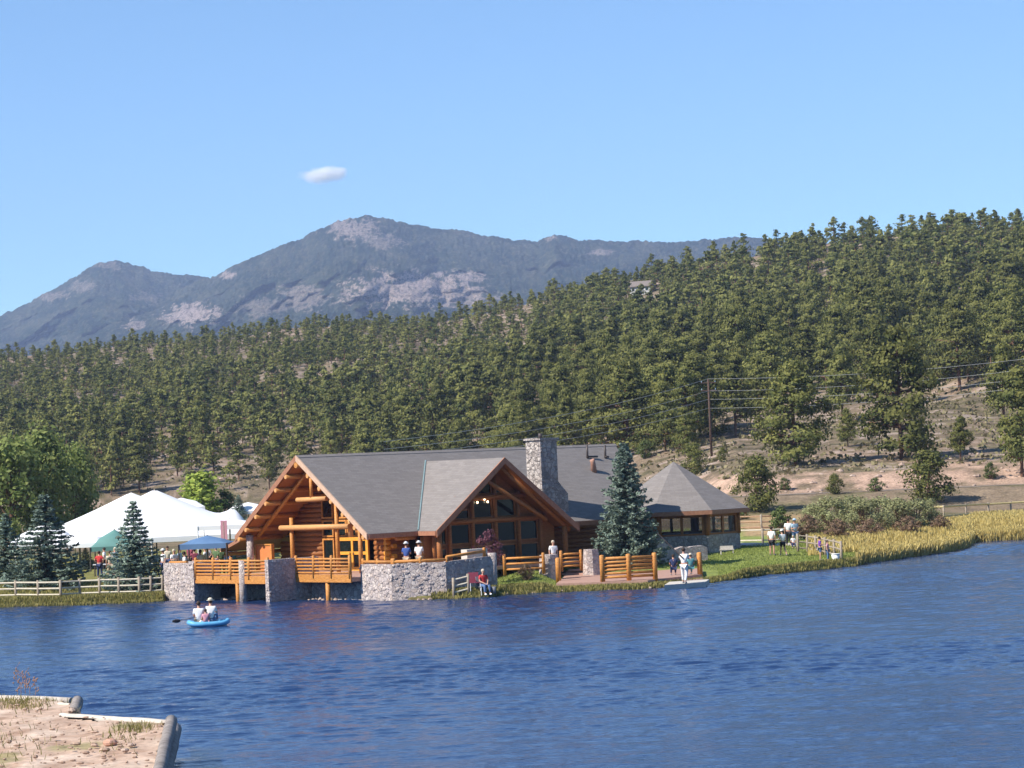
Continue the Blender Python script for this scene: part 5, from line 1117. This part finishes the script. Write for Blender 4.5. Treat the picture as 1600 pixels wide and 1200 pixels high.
for i,(x,y,z,h,pp) in enumerate(rest):
    (V,Fq,va),(tv,tf) = FL_[i%6]; a = rf.uniform(0,6.28); c_,s_ = math.cos(a),math.sin(a); wd = rf.uniform(.85,1.5); sh_ = rf.normal()*.22
    for (v_,f_,vv,mi) in ((V,Fq,va,0),(tv,tf,np.zeros(len(tv)),1)):
        if mi == 1 and len(v_) > 300: v_ = v_; 
        X = (v_[:,0]*c_-v_[:,1]*s_)*h*wd+x; Y = (v_[:,0]*s_+v_[:,1]*c_)*h*wd+y; Vs.append(np.stack([X,Y,v_[:,2]*h+z],1)); Fs.append(f_+off); off += len(v_); Va.append(np.clip(vv+sh_,0,1)); Mi.append(np.full(len(f_),mi))
me_ = npmesh('pine_forest',np.concatenate(Vs),np.concatenate(Fs),[M['pine'],M['trunk']],np.concatenate(Va),np.concatenate(Mi)); o = link('pine_forest',me_)
tag(o,'dense pine forest covering the upper hillside up to its ridge','forest',kind='stuff')
# ------------------------------------------------------------ houses on the hill
def house(x,y,D,w_,d_,h_,rz,label,wall,roofm):
    q = G(x,y,300) if D is None else Q(x,y,D); z = q.z; k_ = q.y/640.; w_ *= k_; d_ *= k_; h_ *= k_; o = empty('hill_house',(q.x,q.y,z),rz); tag(o,label,'house')
    b = MB().box(-w_/2,w_/2,-d_/2,d_/2,-5,h_); b.add([(-w_/2,-d_/2,h_),(-w_/2,d_/2,h_),(-w_/2,0,h_+d_*.3),(w_/2,-d_/2,h_),(w_/2,d_/2,h_),(w_/2,0,h_+d_*.3)],[(0,1,2),(3,5,4)]); b.build('wall',wall,o)
    MB().slab([(-w_/2-.4,-d_/2-.5,h_-.1),(w_/2+.4,-d_/2-.5,h_-.1),(w_/2+.4,0,h_+d_*.3+.15),(-w_/2-.4,0,h_+d_*.3+.15)],.2).slab([(-w_/2-.4,d_/2+.5,h_-.1),(w_/2+.4,d_/2+.5,h_-.1),(w_/2+.4,0,h_+d_*.3+.15),(-w_/2-.4,0,h_+d_*.3+.15)],.2).build('roof',roofm,o)
    for k in range(3): xx = -w_/2+w_*(k+.5)/3; fo = MB().box(xx-.55,xx+.55,-d_/2-.06,-d_/2+.0,.7,h_-.5).build('window',flat('cloth_white',CL['white']),o); MB().box(xx-.45,xx+.45,-d_/2-.09,-d_/2-.062,.8,h_-.6).build('pane',M['glass'],fo)
wh = nmat('house_white',(.42,.42,.40),(.52,.52,.50),2)
house(1005,459,None,5.5,4,1.9,R(-25),'pale house with grey roof half hidden in the pines on the hillside',wh,M['shingle'])
house(1177,394,None,1.8,2,1.4,R(10),'tiny white house high on the hillside near the ridge',wh,M['shingle'])
for x,y,D,s,lb_ in ((1188,428,640,1.6,'pale boulder outcrop high among the hillside pines'),(1376,362,640,1.0,'small pale outcrop just below the right ridge'),(1028,448,610,1.3,'pale outcrop right of the hillside house')):
    q = G(x,y,300); z = q.z+.3; b = MB().ell((0,0,0),(s,s,s*.7),12,8); b.v = [tuple(c*(1+rs.normal()*.12) for c in v_) for v_ in b.v]; o = bld(b,'rock_outcrop',M['rock'],lb_,'rock'); o.location = (q.x,q.y,z)
# boulders on the slopes: countless small ones as one stuff object
b = MB(); rb_ = np.random.default_rng(8)
def addrock(x,y,z,s):
    n0 = len(b.v); b.ell((x,y,z+s*.1),(s*rb_.uniform(.8,1.4),s,s*.6),7,4); 
    for k in range(n0,len(b.v)): v_ = b.v[k]; b.v[k] = tuple(v_[j]+rb_.normal()*s*.12 for j in range(3))
for _ in range(360):
    r0 = rb_.random()
    if r0<.35: px = rb_.uniform(1120,1620); a = (px-800)/4000; D = rb_.uniform(249,275)
    elif r0<.7: px = rb_.uniform(230,520); a = (px-800)/4000; D = rb_.uniform(425,560)
    else: px = rb_.uniform(500,1600); a = (px-800)/4000; D = rb_.uniform(280,480)
    addrock(a*D,D,float(height(a,D)),(abs(rb_.normal())*.16+.06)*D/300)
o = b.build('scree',M['rock']); tag(o,'pale stones and boulders scattered over the bare slopes','scree',kind='stuff')
# shore stones under the deck
b = MB()
for px in np.arange(322,575,3.5):
    if rb_.random()<.75: p = P(px+rb_.normal(),936+rb_.normal()*.6,.02); addrock(p.x,p.y,-.02,rb_.uniform(.08,.2))
for px in np.arange(640,1110,9):
    if rb_.random()<.6: D = dshore((px-800)/4000); addrock((px-800)/4000*D,D-.05,.0,rb_.uniform(.06,.16))
o = b.build('shore_stones',M['rock']); tag(o,'pale stones at the waterline below deck and lawn','stones',kind='stuff')
# ------------------------------------------------------------ utility poles and wires
def upole(x,y,top,label,arms=2,D=None,rad=.16):
    p = G(x,y,225,700) if D is None else Q(x,y,D); h = (CH+(hor(x)-top)/4000*p.y)-p.z; o = empty('utility_pole',p); tag(o,label,'utility pole')
    MB().tube([(0,0,-.5),(0,0,h)],[rad,rad*.7],8).build('pole',flat('pole_brown',(.09,.055,.04)),o,True)
    for k in range(arms): z = h-.5-k*.9; MB().box(-.9,.9,-.06,.06,z,z+.12).build('crossarm',flat('pole_brown',(.09,.055,.04)),o)
    for k in range(arms):
        for xx in (-.8,0,.8): MB().tube([(xx,0,h-.38-k*.9),(xx,0,h-.2-k*.9)],.05,6).build('insulator',flat('cloth_lightblue',CL['lightblue']),o)
    return p,h
pp1,h1 = upole(1112,713,592,'dark utility pole with crossarms above the pavilion',2)
pp2,h2 = upole(1317,662,592,'thin pole among the slim pines right of the first pole',1,rad=.12)
for i,(yl,yc,yr) in enumerate(((672,592,556),(684,611,572),(695,624,587),(702,638,600))):
    D = pp1.y; A_ = Q(600,yl+18,195); B_ = Q(1106,yc,D); C_ = Q(1700,yr-8,D-10); pts = []
    for (p,q) in ((A_,B_),(B_,C_)):
        for k in range(13): t = k/12; v_ = p.lerp(q,t); v_.z -= 4*t*(1-t)*.75; pts.append(tuple(v_))
    o = MB().tube(pts,.020,4).build('power_line',nmat('wire',(.33,.34,.33),(.38,.39,.38),1,.5) if i==0 else bpy.data.materials['wire']); tag(o,('topmost','second','third','lowest')[i]+' of the four power lines strung across the hillside','power line','power lines across the hillside')
# ------------------------------------------------------------ grasses (nobody could count them)
def blades(name,label,pts,hgt,wd,mat,cat,lean=.25):
    pts = np.array(pts); n = len(pts); a = rf.uniform(0,2*math.pi,n); h = hgt*rf.uniform(.5,1.25,n); dx = np.cos(a)*wd*h/hgt; dy = np.sin(a)*wd*h/hgt; lx = rf.normal(size=n)*lean*h; ly = rf.normal(size=n)*lean*h
    b0 = pts+np.stack([-dx,-dy,np.zeros(n)-.05],1); b1 = pts+np.stack([dx,dy,np.zeros(n)-.05],1); t1 = pts+np.stack([lx+dx*.3,ly+dy*.3,h],1); t0 = pts+np.stack([lx-dx*.3,ly-dy*.3,h*.96],1)
    V = np.stack([b0,b1,t1,t0],1).reshape(-1,3); var = np.repeat(rf.random(n),4); o = link(name,npmesh(name,V,np.arange(n*4).reshape(n,4),mat,var)); tag(o,label,cat,kind='stuff'); return o
def strip(px0,px1,d0,d1,n,bias=1.0):
    px = rf.uniform(px0,px1,n); a = (px-800)/4000; d = d0+(d1-d0)*rf.random(n)**bias; D = dshore(a)+d; z = height(a,D); return np.stack([a*D,D,z],1)
blades('reeds','tall golden dry reeds along the right shore','' if False else np.concatenate([strip(1330,1760,0,34,52000,1.4),strip(1325,1760,-.2,2,9000),strip(1250,1345,10,28,6000)]),.40,.05,M['reed'],'reeds')
blades('bank_grass','green and ochre grass tufts along the lawn and left bank edge',np.concatenate([strip(660,1325,-.25,.9,13000),strip(-120,262,-.4,3.2,20000),strip(-120,262,3,9,9000)]),.17,.035,M['bankgrass'],'grass')
blades('lawn_grass','short green lawn grass in front of the platform and pavilion',np.concatenate([(lambda s_: s_[~((800+4000*s_[:,0]/s_[:,1]>862)&(800+4000*s_[:,0]/s_[:,1]<1108)&(s_[:,1]>134.2)&(s_[:,1]<148.5))])(strip(690,1325,.7,26,60000))]),.07,.03,M['lawnblade'],'grass')
# low scrub dotted over the bare slopes
uc = []; uv_ = []
for _ in range(2400):
    r0 = rf.random(); px = rf.uniform(1000,1700) if r0<.5 else rf.uniform(180,700); a = (px-800)/4000; D = rf.uniform(262,420) if r0<.5 else rf.uniform(400,620)
    if r0<.5 and px<1250 and D<240: continue
    s_ = abs(rf.normal())*.25+.15; z = float(height(a,D)); k = 9; pts = np.array((a*D,D,z+s_*.4))+rf.normal(size=(k,3))*np.array((s_,s_,s_*.45)); uc.append(pts); uv_.append(np.full(k,rf.random()))
uc = np.concatenate(uc); V,Fq = leaves(uc,.26); o = link('scrub',npmesh('scrub',V,Fq,leafmat('scrub_leaves',(.14,.125,.06),(.28,.24,.13),.2),np.repeat(np.concatenate(uv_),4))); tag(o,'low dry scrub dotted over the bare slopes behind lodge and pavilion','scrub',kind='stuff')
# weeds on the near bank
wp = []
for (x,y,n_,sx,sy) in ((60,1092,500,60,5),(215,1138,260,30,6),(30,1100,350,40,6),(140,1112,160,30,3),(195,1150,120,40,20),(20,1150,160,60,40)):
    for _ in range(n_):
        q = P(x+rf.normal()*sx*.6,y+rf.normal()*sy*.6,BZ); 
        if inside(np.array([q.x]),np.array([q.y]),poly)[0]: wp.append((q.x,q.y,BZ))
blades('bank_weeds','dry weeds growing on the near dirt bank',wp,.10,.012,nmatl if False else M['bankgrass'],'weeds',.5)
b = MB(); rw = np.random.default_rng(4)
for (x,y,h) in ((33,1083,.85),(28,1083,.6),(40,1084,.7),(55,1086,.5),(47,1085,.45)):
    p = P(x,y,BZ); pts = [(p.x+rw.normal()*.02*k,p.y,p.z+h*k/5) for k in range(6)]; b.tube(pts,.008,4)
    for k in range(14): t = rw.uniform(.25,1); q = Vector(pts[min(5,int(t*5))]); b.ell((q.x+rw.normal()*.05,q.y,q.z+rw.normal()*.04),(.022,.02,.028),5,3)
bld(b,'dry_weed',nmat('weed_brown',(.30,.16,.11),(.42,.25,.18),5),'tall brown seeded weed sticking up at the left edge of the dirt bank','weed')
# ------------------------------------------------------------ cloud
cp = Q(505,273,7200); b = MB(); rc_ = np.random.default_rng(12)
cm_,cn,cb = newmat('cloud_vapour'); cn.nodes.remove(cb); pvn = cn.nodes.new('ShaderNodeVolumePrincipled'); pvn.inputs['Color'].default_value = (1,1,1,1); pvn.inputs['Anisotropy'].default_value = .0
tc = cn.nodes.new('ShaderNodeTexCoord'); ln3 = cn.nodes.new('ShaderNodeVectorMath'); ln3.operation = 'LENGTH'; mpv = cn.nodes.new('ShaderNodeMapping'); mpv.inputs['Scale'].default_value = (1/78,1/55,1/26)
cn.links.new(tc.outputs['Object'],mpv.inputs[0]); cn.links.new(mpv.outputs[0],ln3.inputs[0]); nn_ = cn.nodes.new('ShaderNodeTexNoise'); nn_.inputs['Scale'].default_value = .028; nn_.inputs['Detail'].default_value = 4; cn.links.new(tc.outputs['Object'],nn_.inputs['Vector'])
m1 = cn.nodes.new('ShaderNodeMath'); m1.operation = 'MULTIPLY_ADD'; m1.inputs[1].default_value = 1.7; cn.links.new(nn_.outputs['Fac'],m1.inputs[0]); m1.inputs[2].default_value = .05
m2 = cn.nodes.new('ShaderNodeMath'); m2.operation = 'SUBTRACT'; cn.links.new(m1.outputs[0],m2.inputs[0]); cn.links.new(ln3.outputs['Value'],m2.inputs[1])
m3 = cn.nodes.new('ShaderNodeMath'); m3.operation = 'MULTIPLY'; m3.use_clamp = False; m3.inputs[1].default_value = .10; m4 = cn.nodes.new('ShaderNodeMath'); m4.operation = 'MAXIMUM'; m4.inputs[1].default_value = 0
cn.links.new(m2.outputs[0],m4.inputs[0]); cn.links.new(m4.outputs[0],m3.inputs[0]); cn.links.new(m3.outputs[0],pvn.inputs['Density']); cn.links.new(pvn.outputs[0],cn.nodes['Material Output'].inputs['Volume'])
b.ell((0,0,0),(80,58,28),20,12); o = b.build('cloud',cm_,None,True); o.location = cp; tag(o,'small lone white cloud in the clear blue sky','cloud')
# ------------------------------------------------------------ haze
hm,hn,hb2 = newmat('haze_air'); hn.nodes.remove(hb2); hv_ = hn.nodes.new('ShaderNodeVolumePrincipled'); hv_.inputs['Color'].default_value = (.52,.66,1,1); hv_.inputs['Density'].default_value = .00009; hv_.inputs['Anisotropy'].default_value = 0
hn.links.new(hv_.outputs[0],hn.nodes['Material Output'].inputs['Volume'])
o = MB().box(-3900,3900,-200,6600,-3,760).build('haze',hm); tag(o,kind='stuff'); tag(o,'thin blue air haze between the lake and the far mountains','haze')
